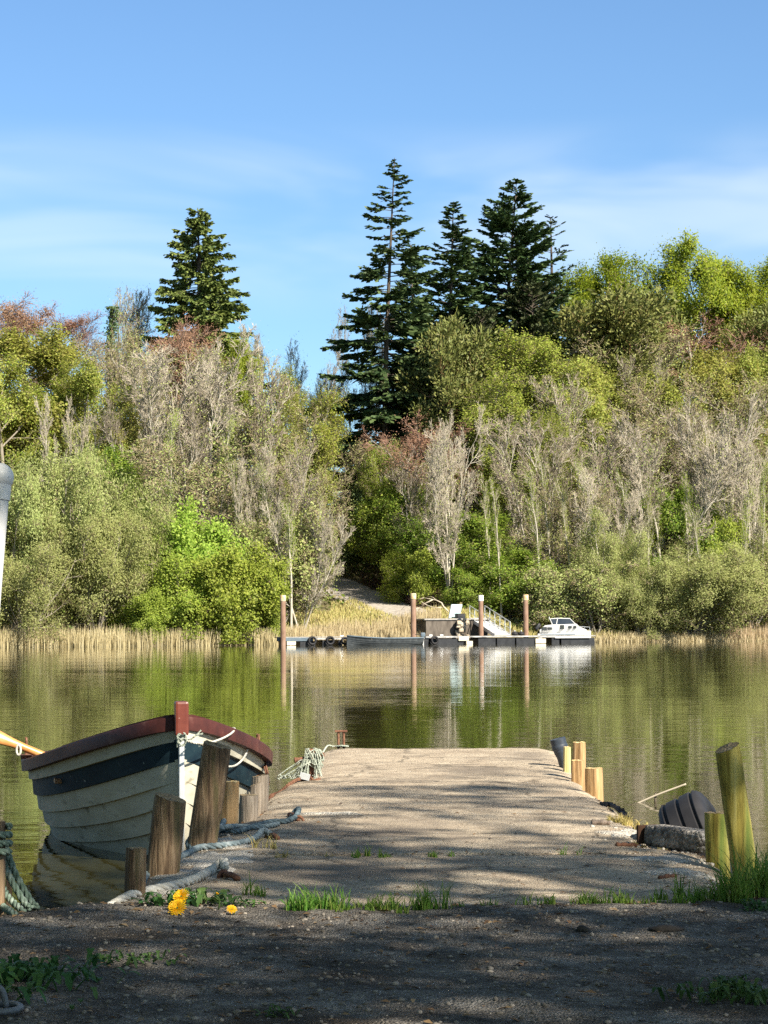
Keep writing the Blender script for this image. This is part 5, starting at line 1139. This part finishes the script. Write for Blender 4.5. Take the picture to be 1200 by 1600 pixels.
# ---- bollard, bitts, chain
def chain_into(m, pts, link_l=.03, wire=.0042):
    P = spline(pts, link_l * .72); 
    for i in range(len(P) - 1):
        t = (P[i + 1] - P[i]).normalized(); u = t.orthogonal().normalized(); w = t.cross(u); a = (i % 2) * math.pi / 2 + .3; v = u * math.cos(a) + w * math.sin(a); c = (P[i] + P[i + 1]) / 2
        m.tube([c + t * (link_l * .5 * math.cos(q)) + v * (link_l * .32 * math.sin(q)) for q in np.linspace(0, 2 * math.pi, 10, endpoint=False)], wire, 5, closed=True)
def bollard():
    b = dkp(487, 1217, 0); o = thing('rusty_bollard', 'rusty iron bollard on the jetty smothered in pale rope', 'bollard', b)
    m = MB(); m.lathe([(.05, 0), (.05, .008), (.03, .014)], Matrix.Translation(b), 20); m.build('base_plate', rust, o, True, 40)
    m = MB(); m.lathe([(.021, 0), (.019, .13), (.026, .15), (.02, .165)], Matrix.Translation(b), 16); m.build('post', rust, o, True, 40)
    m = MB(); m.lathe([(.010, -.085), (.017, -.08), (.012, -.06), (.012, .05), (.017, .075), (.010, .08)], Matrix.Translation(b + Vector((-.01, 0, .118))) @ Matrix.Rotation(R(80), 4, 'Y'), 12); m.build('horn', rust, o, True, 40)
    rg = random.Random(12); r = thing('rope_tangle', 'tangle of pale green and white rope heaped over the rusty bollard', 'rope', b + Vector((0, 0, .01))); mb = MB()
    for k in range(38):
        top = b + Vector((rg.uniform(-.03, .045), rg.uniform(-.035, .03), .15 + rg.uniform(-.015, .022)))
        e1 = b + Vector((rg.uniform(-.075, -.015), rg.uniform(-.05, .03), rg.uniform(.0, .07))); e2 = b + Vector((rg.uniform(.01, .055), rg.uniform(-.05, .01), rg.uniform(.0, .10)))
        if k % 3 == 0: e1 = b + Vector((-rg.uniform(.08, .19), rg.uniform(-.04, .03), rg.uniform(.004, .03))); top.z -= .05; top.x -= .03
        if k % 5 == 1: e2 = b + Vector((.062, rg.uniform(-.03, .01), rg.uniform(.07, .11)))
        m1 = top * .55 + e1 * .45 + Vector((rg.uniform(-.02, .01), rg.uniform(-.025, 0), rg.uniform(-.005, .02))); m2 = top * .5 + e2 * .5 + Vector((rg.uniform(.0, .014), rg.uniform(-.025, 0), rg.uniform(-.005, .015)))
        rope_into(mb, [e1, m1, top, m2, e2], rg.uniform(.0022, .0042), 2, 8, 4)
    for k in range(12):
        c = b + Vector((rg.uniform(-.16, -.01), rg.uniform(-.05, .01), .008)); q0 = rg.uniform(0, 6)
        rope_into(mb, [c + Vector((.022 * math.cos(q + q0), .016 * math.sin(q + q0), .010 * math.sin(q * 2 + k) + .010)) for q in np.linspace(0, 4, 7)], .0032, 2, 8, 4)
    mb.build('strands', rope_pale, r, True)
    c = thing('rusty_chain', 'rusty chain trailing from the bollard to the jetty edge', 'chain', b); m = MB()
    chain_into(m, [b + Vector((.02, -.05, .008)), b + Vector((-.06, -.05, .008)), dkp(455, 1222, .008), dkp(436, 1227, .008), dkp(424, 1234, .004), dkp(419, 1240, -.03)], .026, .0036); m.build('links', rust, c, True)
    m = MB(); m.box(b + Vector((-.035, -.055, .022)), (.055, .004, .035), Matrix.Rotation(R(15), 3, 'Y'), .001)
    t = thing('metal_tag', 'small pale metal plate lying in the rope heap', 'plate', b + Vector((-.035, -.055, .01))); m.build('plate', alu, t)
bollard()
def bitts():
    b = G(533, 1167.5, DZ); o = thing('iron_bitts', 'rusty twin-post iron bitts with crossbar at the jetty\'s far edge', 'bollard', b)
    for dx in (-.018, .018): m = MB(); m.bar(b + Vector((dx, 0, -.02)), b + Vector((dx, 0, .105)), .0085, 10); m.build('post', rust, o, True, 40)
    m = MB(); m.box(b + Vector((0, 0, .108)), (.085, .03, .014), None, .004); m.build('crossbar', rust, o)
    m = MB(); m.box(b + Vector((0, 0, .004)), (.10, .05, .008), None, .002); m.build('base_plate', rust, o)
    rope('pale rope lying along the far edge from bitts to bollard', [b + Vector((.05, -.02, .006)), b + Vector((.0, -.035, .012)), b + Vector((-.05, -.02, .006)), b + Vector((-.09, -.06, .012)), dkp(502, 1173, .012), dkp(492, 1190, .02), dkp(490, 1205, .05)], .006, rope_pale)
bitts()

# ---- the moored clinker boat
cream = mat('boat_cream', [(.3, (.38, .355, .27)), (.55, (.47, .445, .355)), (.8, (.54, .515, .42))], (1, 1, 3), 5, detail=8, rough=.6, spec=.2, bump=.12, spots=(.17, .15, .10), spots_scale=7, spots_lim=(.57, .74))
teal = mat('boat_teal', [(.3, (.005, .013, .022)), (.7, (.016, .036, .046))], (1, 1, 2), 5, rough=.6, spec=.12, spots=(.20, .23, .21), spots_scale=22, spots_lim=(.68, .74))
bottom = mat('boat_bottom_shaded', [(.3, (.03, .028, .022)), (.7, (.12, .11, .085))], nscale=8, rough=.7)  # grimy bottom strakes; dark tone also stands in for shade low on the hull
maroon = mat('boat_maroon', [(.3, (.040, .013, .012)), (.6, (.075, .022, .018)), (.8, (.15, .075, .06))], (1, 1, 1), 12, detail=8, rough=.55, spec=.25, bump=.35, bdist=.004)
varnish = mat('varnished_wood', [(.3, (.16, .07, .025)), (.7, (.30, .15, .06))], (2, 9, 2), 4, rough=.4)
def clinker_boat():
    ang = R(11); bow = Vector((at(283, 1300, 11.1).x, 11.1, 0)); o = thing('rowing_boat', 'cream clinker rowing boat with maroon gunwales moored beside the jetty', 'boat', bow)
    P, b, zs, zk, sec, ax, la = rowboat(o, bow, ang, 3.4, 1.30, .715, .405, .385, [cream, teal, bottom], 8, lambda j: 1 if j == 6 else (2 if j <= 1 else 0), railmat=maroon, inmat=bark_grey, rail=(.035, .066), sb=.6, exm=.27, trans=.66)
    rot = Matrix.Rotation(ang, 3, 'Z')
    m = MB(); m.box(bow + Vector((0, 0, .72)) - ax * .012, (.066, .085, .165), rot, .012); m.build('stem_head', mat('boat_maroon_bright', [(.3, (.105, .022, .014)), (.7, (.165, .042, .026))], nscale=14, rough=.35, spec=.5, spots=(.55, .45, .38), spots_scale=30, spots_lim=(.70, .74)), o)
    m = MB(); m.box(bow + Vector((0, 0, .27)) - ax * .014, (.026, .04, .74), rot, .005); band = m.build('stem_band', alu, o)
    m = MB(); m.box(bow + Vector((0, 0, .10)) + ax * .012, (.040, .05, .70), rot, .005); m.build('stem', cream, o)
    for side in (-1, 1):
        m = MB(); ss = np.linspace(.012, .30, 14); vs = []
        for s in ss:
            x = b(s) - .012; z = zs(s) + .012
            vs += [P(s, side, x, z), P(s, side, x, z + .018), P(s, side, x - .05, z + .020), P(s, side, x - .05, z - .012)]
        fs = [[i * 4 + k, i * 4 + (k + 1) % 4, (i + 1) * 4 + (k + 1) % 4, (i + 1) * 4 + k] for i in range(len(ss) - 1) for k in range(4)] + [[0, 1, 2, 3], [len(vs) - 4, len(vs) - 1, len(vs) - 2, len(vs) - 3]]
        m.add(vs, fs); m.build('capping', maroon, o, True, 30)
    m = MB(); vs = []
    for s in (.005, .04, .08, .12): vs += [P(s, -1, b(s) - .02, zs(s) - .005), P(s, 1, b(s) - .02, zs(s) - .005)]
    m.add(vs + [v - Vector((0, 0, .03)) for v in vs], [[i * 2, i * 2 + 1, i * 2 + 3, i * 2 + 2] for i in range(3)] + [[8 + i * 2, 8 + i * 2 + 2, 8 + i * 2 + 3, 8 + i * 2 + 1] for i in range(3)] + [[6, 7, 15, 14]]); m.build('breasthook', varnish, o)
    for s in (.36, .58, .84): m = MB(); m.box(P(s, 1, 0, zs(s) - .13), (b(s) * 1.9, .24, .025), rot, .004); m.build('thwart', varnish, o)
    m = MB(); m.box(P(.52, 1, 0, -.02), (.55, 2.6, .02), rot, .003); m.build('bottom_board', varnish, o)
    for s, side in ((.62, -1), (.62, 1)):
        m = MB(); c = P(s, side, b(s) + .01, zs(s) + .012); m.box(c + Vector((0, 0, .012)), (.06, .16, .024), rot, .004); m.bar(c, c + Vector((0, 0, .06)), .009, 8)
        m.tube([c + ax * (.035 * math.cos(a)) + Vector((0, 0, .095 + .035 * math.sin(a))) for a in np.linspace(-3.9, .76, 14)], .007, 8); m.build('rowlock', rust, o, True, 40)
    # oar through the rowlock
    oar_m = mat('oar_wood', [(.3, (.42, .17, .045)), (.6, (.56, .27, .09)), (.8, (.66, .38, .16))], (3, 3, 3), 4, detail=8, rough=.35, spec=.5, bump=.1)
    g = at(60, 1177, 12.95); tip = at(-150, 1093, 12.75); inn = g + (g - tip).normalized() * .62; q = thing('oar', 'orange varnished oar resting on the boat\'s gunwale', 'oar', g); d = (tip - g).normalized()
    m = MB(); m.tube([inn, g, g + d * .10], [.020, .022, .023], 12); m.build('shaft', oar_m, q, True, 50)
    m = MB(); side = Vector((0, .35, 1)); side = (side - d * side.dot(d)).normalized(); nn = d.cross(side); vs = []
    L = (tip - g).length
    for f, hw, th in ((.09, .021, .021), (.2, .028, .020), (.32, .042, .015), (.45, .06, .010), (.6, .072, .008), (.85, .078, .006), (1.0, .07, .005)):
        c = g + d * (L * f)
        vs += [c + side * hw * math.cos(a) + nn * th * math.sin(a) for a in np.linspace(0, 2 * math.pi, 12, endpoint=False)]
    m.add(vs, [[i * 12 + k, i * 12 + (k + 1) % 12, (i + 1) * 12 + (k + 1) % 12, (i + 1) * 12 + k] for i in range(6) for k in range(12)] + [[72 + k for k in range(12)], [11 - k for k in range(12)]]); m.build('blade', oar_m, q, True, 60)
    lp = at(29, 1172, 12.9); w = thing('rope_loop', 'small white rope loop on the rowlock beside the oar', 'rope', lp); m = MB(); m.tube([lp + Vector((.012 * math.cos(a), 0, .028 * math.sin(a))) for a in np.linspace(0, 6.28, 14, endpoint=False)], .007, 6, closed=True); m.build('loop', rope_white, w, True)
    # bow painter, rail ropes, chain on the rail
    def rp(px, py, s, side=1, out=.05, dz_=0): c = P(s, side, b(s) + out, 0); return at(px, py, c.y)
    kn = at(284, 1156, 10.98); k = thing('bow_rope', 'white and green rope knotted through the boat\'s bow ring with frayed ends', 'rope', kn); m = MB(); rg = random.Random(8)
    for i in range(5): rope_into(m, [kn + Vector((rg.uniform(-.012, .012), -.015, rg.uniform(-.02, .02))) + Vector((.02 * math.cos(a + i), .014 * math.sin(a * 1.3), .018 * math.sin(a + i * 2))) for a in np.linspace(0, 5, 7)], .0045, 2, 8, 4)
    for e in ((314, 1141), (317, 1146), (312, 1144)): rope_into(m, [kn + Vector((.01, -.01, 0)), at(298, 1155, 10.98), at(305, 1150, 10.97), at(*e, 10.97)], .004, 2, 8, 4)
    m.build('knot', rope_pale, k, True)
    rope('thin white rope looping from the bow knot over the maroon rail', [kn + Vector((.01, -.012, 0)), at(306, 1161, 10.95), at(325, 1161, 11.05), at(345, 1155, 11.2), at(360, 1147, 11.35), at(366, 1141, 11.5), at(366, 1138, 11.6), at(362, 1139, 11.7), at(358, 1146, 11.8)], .0055, rope_white, 'rail_rope')
    rope('white rope loop hanging down over the boat\'s rail toward the tallest post', [at(382, 1152, 12.0), at(386, 1155, 11.85), at(387, 1163, 11.78), at(385, 1176, 11.75), at(378, 1188, 11.7), at(368, 1196, 11.6), at(358, 1198, 11.4), at(350, 1197, 11.1)], .0055, rope_white, 'rail_rope')
    rope('thin pale cord hanging from the rail to a white knot', [at(389, 1157, 12.05), at(391, 1164, 11.98), at(391, 1176, 11.98), at(390, 1189, 12.0), at(396, 1195, 12.2), at(401, 1201, 12.3)], .0042, rope_pale, 'rail_rope')
    c = thing('hanging_chain', 'rusty chain draped over the boat\'s rail toward the notched post', 'chain', P(.6, 1, b(.6), zs(.6))); m = MB()
    for off in (0, .05): chain_into(m, [at(406 - off * 40, 1165, 13.0), at(409 - off * 20, 1169, 12.75), at(412 - off * 40, 1180, 12.7), at(414, 1195, 12.5), at(417, 1210, 11.8), at(418, 1225, 11.2)], .028, .004)
    m.build('links', rust, c, True)
clinker_boat()

# ---- floating stick, torn mat, handrail, ring
def small_things():
    a = G(988, 1254, 0.0); o = thing('floating_stick', 'pale thin stick poking out of the water, propped on a dark twig', 'stick', a); m = MB()
    m.tube(spline([a + Vector((-.02, 0, -.03)), at(1024, 1243, a.y), at(1072, 1225, a.y)], .03), .0065, 6); m.build('stick_wood', twig_pale, o, True)
    m = MB(); m.bar(at(1024, 1239, a.y + .02), at(1024, 1262, a.y + .02), .007, 6); m.build('prop', bark_dark, o, True)
    # handrail stanchion
    alu_r = mat('handrail_paint', [(.3, (.58, .58, .57)), (.7, (.74, .73, .71))], nscale=9, rough=.45, spec=.5, bump=.1)
    c = at(-1, 746, 5.0); b = at(-68, 1560, 4.92); b.z = lz(b.x, b.y) - .05; o = thing('handrail_post', 'galvanised handrail post with a ball joint at the picture\'s edge', 'post', b)
    m = MB(); m.bar(b, c - (c - b).normalized() * .02, .0242, 20); m.build('tube', alu_r, o, True, 40)
    m = MB(); m.lathe([(.004, -.032)] + [(.032 * math.sin(t), -.032 * math.cos(t)) for t in np.linspace(.3, 2.84, 10)] + [(.004, .032)], Matrix.Translation(c), 24); m.lathe([(.0275, -.05), (.0275, -.015)], Matrix.Translation(c) @ Vector((0, 0, 1)).rotation_difference((c - b).normalized()).to_matrix().to_4x4(), 20); m.build('ball_joint', alu_r, o, True, 40)
    m = MB(); e = c + Vector((-1.4, -.1, -.01)); m.bar(c, e, .0215, 16); m.build('rail', alu_r, o, True, 40)
    m = MB(); m.lathe([(.06, -.02), (.06, .055), (.03, .065)], Matrix.Translation(b), 20); m.build('base_plate', alu_r, o, True, 40)
    g = G(4, 1584, LZ); g.z = lz(g.x, g.y) + .008; o = thing('mooring_shackle', 'grey galvanised ring and staple on the dark earth at the picture\'s corner', 'ring', g)
    m = MB(); m.tube([g + Vector((.036 * math.cos(t), .05 * math.sin(t), .002)) for t in np.linspace(0, 6.283, 26, endpoint=False)], .0068, 10, closed=True); m.build('ring_loop', mat('dull_iron', [(.3, (.10, .105, .11)), (.7, (.20, .205, .21))], nscale=20, rough=.6, metal=.3), o, True)
    m = MB(); m.tube([g + Vector((-.012 + .016 * math.cos(t), .02, -.01 + .05 * math.sin(t))) for t in np.linspace(0, math.pi, 12)], .0065, 10); m.build('staple', mat('dull_iron', [(.3, (.10, .105, .11)), (.7, (.20, .205, .21))], nscale=20, rough=.6, metal=.3), o, True)
    # torn wet mat on the edge
    q = dkp(962, 1262, 0); o = thing('rubber_strip', 'torn black rubber strip hanging off the jetty edge', 'rubber strip', q); rng = np.random.default_rng(4); m = MB(); n = 26; vs = []
    tp = [dkp(942, 1254, .012), dkp(955, 1256, .02), dkp(968, 1262, .022), dkp(977, 1266, .012), dkp(985, 1276, -.02), dkp(989, 1284, -.06)]; P = spline(tp, .02)
    for i, p in enumerate(P):
        w = .05 * (1 - .6 * i / len(P)) + rng.uniform(-.012, .012)
        vs += [p + Vector((-.01, w, .004 + rng.normal() * .006)), p + Vector((.012, -w, rng.normal() * .006)), p + Vector((.012, -w, -.012)), p + Vector((-.01, w, -.010))]
    m.add(vs, [[i * 4 + k, i * 4 + (k + 1) % 4, (i + 1) * 4 + (k + 1) % 4, (i + 1) * 4 + k] for i in range(len(P) - 1) for k in range(4)] + [[0, 1, 2, 3], [len(vs) - 1, len(vs) - 2, len(vs) - 3, len(vs) - 4]]); m.build('strip', rubber, o)
small_things()

# ------------------------------------------------------------------ grass and weeds
def tuft(label, px, py, w, h, n, m=grass_m, name='grass_tuft', on='deck', lean=.55, depth=.04, seed=0, bw=.0042, group='grass tufts on the jetty and bank', catg='grass'):
    rng = np.random.default_rng(seed + int(px)); c = G(px, py, DZ if on == 'deck' else LZ); zf = deck_z if on == 'deck' else land_z
    sc = c.y / F_PX; nc = max(3, n // 22); ci = rng.integers(0, nc, n); cx = rng.normal(size=nc) * w * .32; cyy = rng.normal(size=nc) * depth; ch = rng.uniform(.35, 1.15, nc)
    x = c.x + (cx[ci] + rng.normal(size=n) * w * .05) * sc; y = c.y + cyy[ci] + rng.normal(size=n) * .008; z = zf(x, y) - .004
    hh = h * 1.35 * sc * rng.uniform(.3, 1.0, n) ** 1.3 * ch[ci] * np.exp(-((x - c.x) / (w * sc * .7)) ** 2 * .4)
    V, Fq = blades(x, y, z, hh, bw * rng.uniform(.6, 1.5, n), lean * rng.uniform(.2, 1.5, n), rng, 4, .5)
    o = link(name, mesh_np(name, V, Fq, m)); tag(o, label, catg, group, 'stuff'); return o
tuft('upright sunlit grass tuft by the staple of the whitish rope', 403, 1401, 70, 34, 90, seed=1)
tuft('broad dark grass tuft along the joint near the dandelions', 500, 1418, 130, 34, 420, seed=2, on='land', depth=.03)
tuft('grass tuft in the joint at the middle of the jetty foot', 585, 1420, 110, 26, 260, seed=3, on='land', depth=.03)
tuft('long-bladed grass tuft in the joint past the middle', 668, 1418, 110, 38, 220, seed=4, on='land', depth=.03)
tuft('sparse thin grass blades in the joint below the open concrete', 885, 1412, 180, 26, 200, seed=5, on='land', depth=.03)
tuft('thin grass line in the joint toward the leaning pole', 1010, 1410, 170, 30, 260, seed=6, on='land', depth=.03)
tuft('tall lush green grass clump at the foot of the leaning pole', 1150, 1398, 130, 80, 420, seed=7, on='land', depth=.10, bw=.006)
tuft('shorter grass in front of the lush clump', 1120, 1404, 100, 45, 260, seed=8, on='land', depth=.05, bw=.005)
tuft('lush grass running out of frame behind the lush clump', 1215, 1392, 110, 70, 300, seed=9, on='land', depth=.10, bw=.006)
tuft('low grass tuft growing from the crack across the jetty', 566, 1338, 60, 20, 130, seed=10, depth=.02)
tuft('smaller grass tuft farther along the same crack', 680, 1338, 50, 13, 90, seed=11, depth=.02)
tuft('dark leaning grass sprig on the jetty by the pale mortar', 893, 1334, 50, 24, 26, seed=12, depth=.02, lean=.9)
tuft('dry brown stalks beside the rusty flat iron', 400, 1326, 60, 26, 40, dry_m, 'dry_tuft', seed=13, lean=.8)
tuft('dry brown straw lying on the jetty behind the crack', 455, 1340, 90, 14, 60, dry_m, 'dry_tuft', seed=14, lean=1.2)
tuft('golden dry moss and grass by the torn rubber strip', 975, 1281, 50, 16, 420, dry_m, 'dry_tuft', seed=15, depth=.10, bw=.005)
tuft('golden dry grass tuft just before the concrete block', 1003, 1292, 36, 14, 260, dry_m, 'dry_tuft', seed=16, depth=.08, bw=.005)
tuft('dry straw patch at the end of the concrete block', 1005, 1318, 30, 12, 120, dry_m, 'dry_tuft', seed=17, depth=.04)
def weed(label, px, py, w, n, size, on='land', m=weed_m, name='weed_clump', h=.02, seed=0, depth=.05):
    rng = np.random.default_rng(seed + int(px)); c = G(px, py, LZ if on == 'land' else DZ); sc = c.y / F_PX; zf = land_z if on == 'land' else deck_z
    cx = c.x + rng.normal(size=n) * w * sc * .28; cy = c.y + rng.normal(size=n) * depth; V = []; Fq = []
    for i in range(n):
        a = rng.random() * 6.28; L = size * rng.uniform(.6, 1.2); z0 = float(zf(cx[i], cy[i])); hgt = h * rng.uniform(.3, 1.2); d = np.array([math.cos(a), math.sin(a), 0]); s = np.array([-d[1], d[0], 0]); b = len(V)
        K = 7
        for k in range(K):
            t = k / (K - 1); p = np.array([cx[i], cy[i], z0 + .002]) + d * L * t + np.array([0, 0, hgt * math.sin(t * 2.4)]); wd = L * .17 * math.sin(math.pi * min(1, t * .92 + .06)) ** .8 * (1 + (.35 if k % 2 else -.25)) + .0006
            V += [p - s * wd, p + np.array([0, 0, -.0015]), p + s * wd]
        for k in range(K - 1):
            for q in (0, 1): Fq.append([b + k * 3 + q, b + k * 3 + q + 1, b + k * 3 + q + 4, b + k * 3 + q + 3])
    o = link(name, mesh_np(name, np.array(V), np.array(Fq), m)); tag(o, label, 'weed', 'leafy weeds on the earth', 'stuff'); return o
weed('large dark leafy weed clump at the shaded edge of the earth', 50, 1535, 180, 150, .045, h=.032, seed=1, depth=.12)
weed('low dark weeds on the bare soil past the large clump', 215, 1503, 120, 40, .03, h=.02, seed=2, depth=.05)
weed('rounded dark leafy weed at the lower corner near the frame edge', 1150, 1563, 130, 110, .035, h=.03, seed=3, depth=.07)
weed('tiny mossy weed at the very bottom of the earth', 432, 1585, 60, 26, .022, h=.012, seed=4, depth=.03)
weed('small ground-hugging weed below the lush grass clump', 1185, 1422, 60, 40, .03, h=.02, seed=6, depth=.04)
yel = leaf_mat('dandelion_petal', [(.70, .42, .01), (.80, .52, .015), (.75, .36, .01)], trans=.3, rand=0, hue=0)
def dandelion(label, px, py, r, tilt, dist, stem=True, closed=False):
    c = at(px, py, dist); g = Vector((c.x + .005, c.y + .01, lz(c.x, c.y + .01))); o = thing('dandelion', label, 'flower', g, 'dandelions at the jetty foot'); rng = np.random.default_rng(int(px))
    nv = Vector(tilt).normalized(); u = nv.orthogonal().normalized(); w = nv.cross(u); V = []; Fq = []
    for k in range(90):
        a = k * 2.39996; q = math.sqrt(k / 90); L = r * (.45 + .55 * q) * rng.uniform(.9, 1.1) * (.5 if closed else 1); d = u * math.cos(a) + w * math.sin(a); el = 1.1 * (1 - q) + (.9 if closed else .05); d2 = (d * math.cos(el) + nv * math.sin(el)); s = d2.cross(nv).normalized() * r * .06 if abs(d2.dot(nv)) < .99 else u * r * .06
        b = len(V); p0 = c + d * r * .06; V += [p0 - s * .4, p0 + s * .4, p0 + d2 * L + s, p0 + d2 * L - s]; Fq.append([b, b + 1, b + 2, b + 3])
    link('flower_head', mesh_np('petals', np.array([tuple(v - g) for v in V]), np.array(Fq), yel), o)
    m = MB(); m.tube(spline([g, (g + c) / 2 + Vector((.006, .004, .006)), c - nv * .003], .01), .0022, 6); m.build('stem', weed_m, o, True)
    m = MB(); m.lathe([(.001, -r * .35), (r * .22, -r * .25), (r * .28, -.001), (r * .1, .002)], Matrix.Translation(c) @ Vector((0, 0, 1)).rotation_difference(nv).to_matrix().to_4x4(), 10); m.build('sepals', weed_m, o, True)
dandelion('upper of two open yellow dandelion heads, just above the earth edge', 283, 1401, .0235, (-.25, -.7, .75), 6.34)
dandelion('lower of two open yellow dandelion heads, on the shaded earth', 277, 1419, .026, (-.1, -.75, .7), 6.27)
dandelion('half-closed dandelion on a bent reddish stem', 338, 1398, .014, (.5, -.2, .8), 6.36, closed=True)
dandelion('small ragged yellow dandelion low beside the leaves', 362, 1421, .014, (.2, -.6, .6), 6.28)
weed('toothed dandelion leaves around the yellow flowers', 262, 1415, 90, 42, .045, h=.028, seed=7, depth=.03, name='dandelion_leaves')
weed('dark dandelion leaves behind the upper flower', 315, 1410, 70, 46, .045, h=.035, seed=8, depth=.03, name='dandelion_leaves')
weed('small dandelion leaves by the ragged flower', 375, 1416, 80, 26, .032, h=.016, seed=9, depth=.03, name='dandelion_leaves')

# ------------------------------------------------------------------ the tree that shades the near bank
def shade_tree():
    rng = np.random.default_rng(99)
    o = thing('overhanging_tree', 'tall leafy tree beside the viewer that casts the dappled shade over the near earth', 'tree', (8.2, -2.6, .3))
    base = np.array([[0, 0, 0.]]); P0 = grow(base, nrm(np.array([[-.12, .28, 1.]])), np.array([8.5]), 10, .06, .02, rng); R0 = taper(np.array([.30]), 10, .35)
    p, d, t, r, pi = spawn(P0, R0, 15, .3, .98, (40, 75), rng); d = nrm(d + np.array([-.15, .25, 0])); P1 = grow(p, d, 4.2 * rng.uniform(.7, 1.15, len(p)), 8, .12, .03, rng); R1 = taper(r * .5, 8, .3)
    p, d, t, r, pi = spawn(P1, R1, 7, .25, .98, (30, 60), rng); P2 = grow(p, d, 1.9 * rng.uniform(.6, 1.2, len(p)), 6, .15, .02, rng); R2 = taper(r * .5, 6, .4)
    p, d, t, r, pi = spawn(P2, R2, 6, .2, 1, (30, 60), rng); P3 = grow(p, d, .8 * rng.uniform(.6, 1.2, len(p)), 4, .15, .0, rng); R3 = taper(np.maximum(r * .6, .004), 4, .5)
    V, Fq = cat([tubes(P0, R0, 10), tubes(P1, R1, 7), tubes(P2, R2, 5)]); link('trunk', mesh_np('shade_trunk', V, Fq, bark_grey, smooth=True), o)
    tw = tubes(P3, R3, 4); pts = P3[:, 1:].reshape(-1, 3); c = pts[rng.integers(0, len(pts), 15500)] + rng.normal(size=(15500, 3)) * .13
    lf = leaves(c, .15, .62, rng, .8); V, Fq = cat([tw, lf]); mi = np.concatenate([np.zeros(len(tw[1])), np.ones(len(lf[1]))])
    link('crown', mesh_np('shade_crown', V, Fq, [twig_brown, lf_green], mi), o)
shade_tree()
def bank_trees():  # unseen trees cutting sky light; the one beside the boat is added for it
    for k, (x, y, h, lb) in enumerate(((-4.9, 3.6, 9.5, 'unseen leafy tree added beside the boat to block sky light'), (-11, -3, 12, 'second leafy tree on the near shore behind the viewer'), (-5, -9, 12, 'leafy tree standing directly behind the viewer'), (-13, 7, 8, 'smaller leafy tree farther along the near shore outside the frame'))):
        name, mt, mc, hh, w, tn, cn = PROTO['green'][k % 2]; o = thing('leafy_tree', lb, 'tree', (x, y, .3), 'trees of the near shore'); o.scale = (h * .75 / w,) * 2 + (h / hh,); o.rotation_euler = (0, 0, k * 1.3); link(tn, mt, o); link(cn, mc, o)
bank_trees()
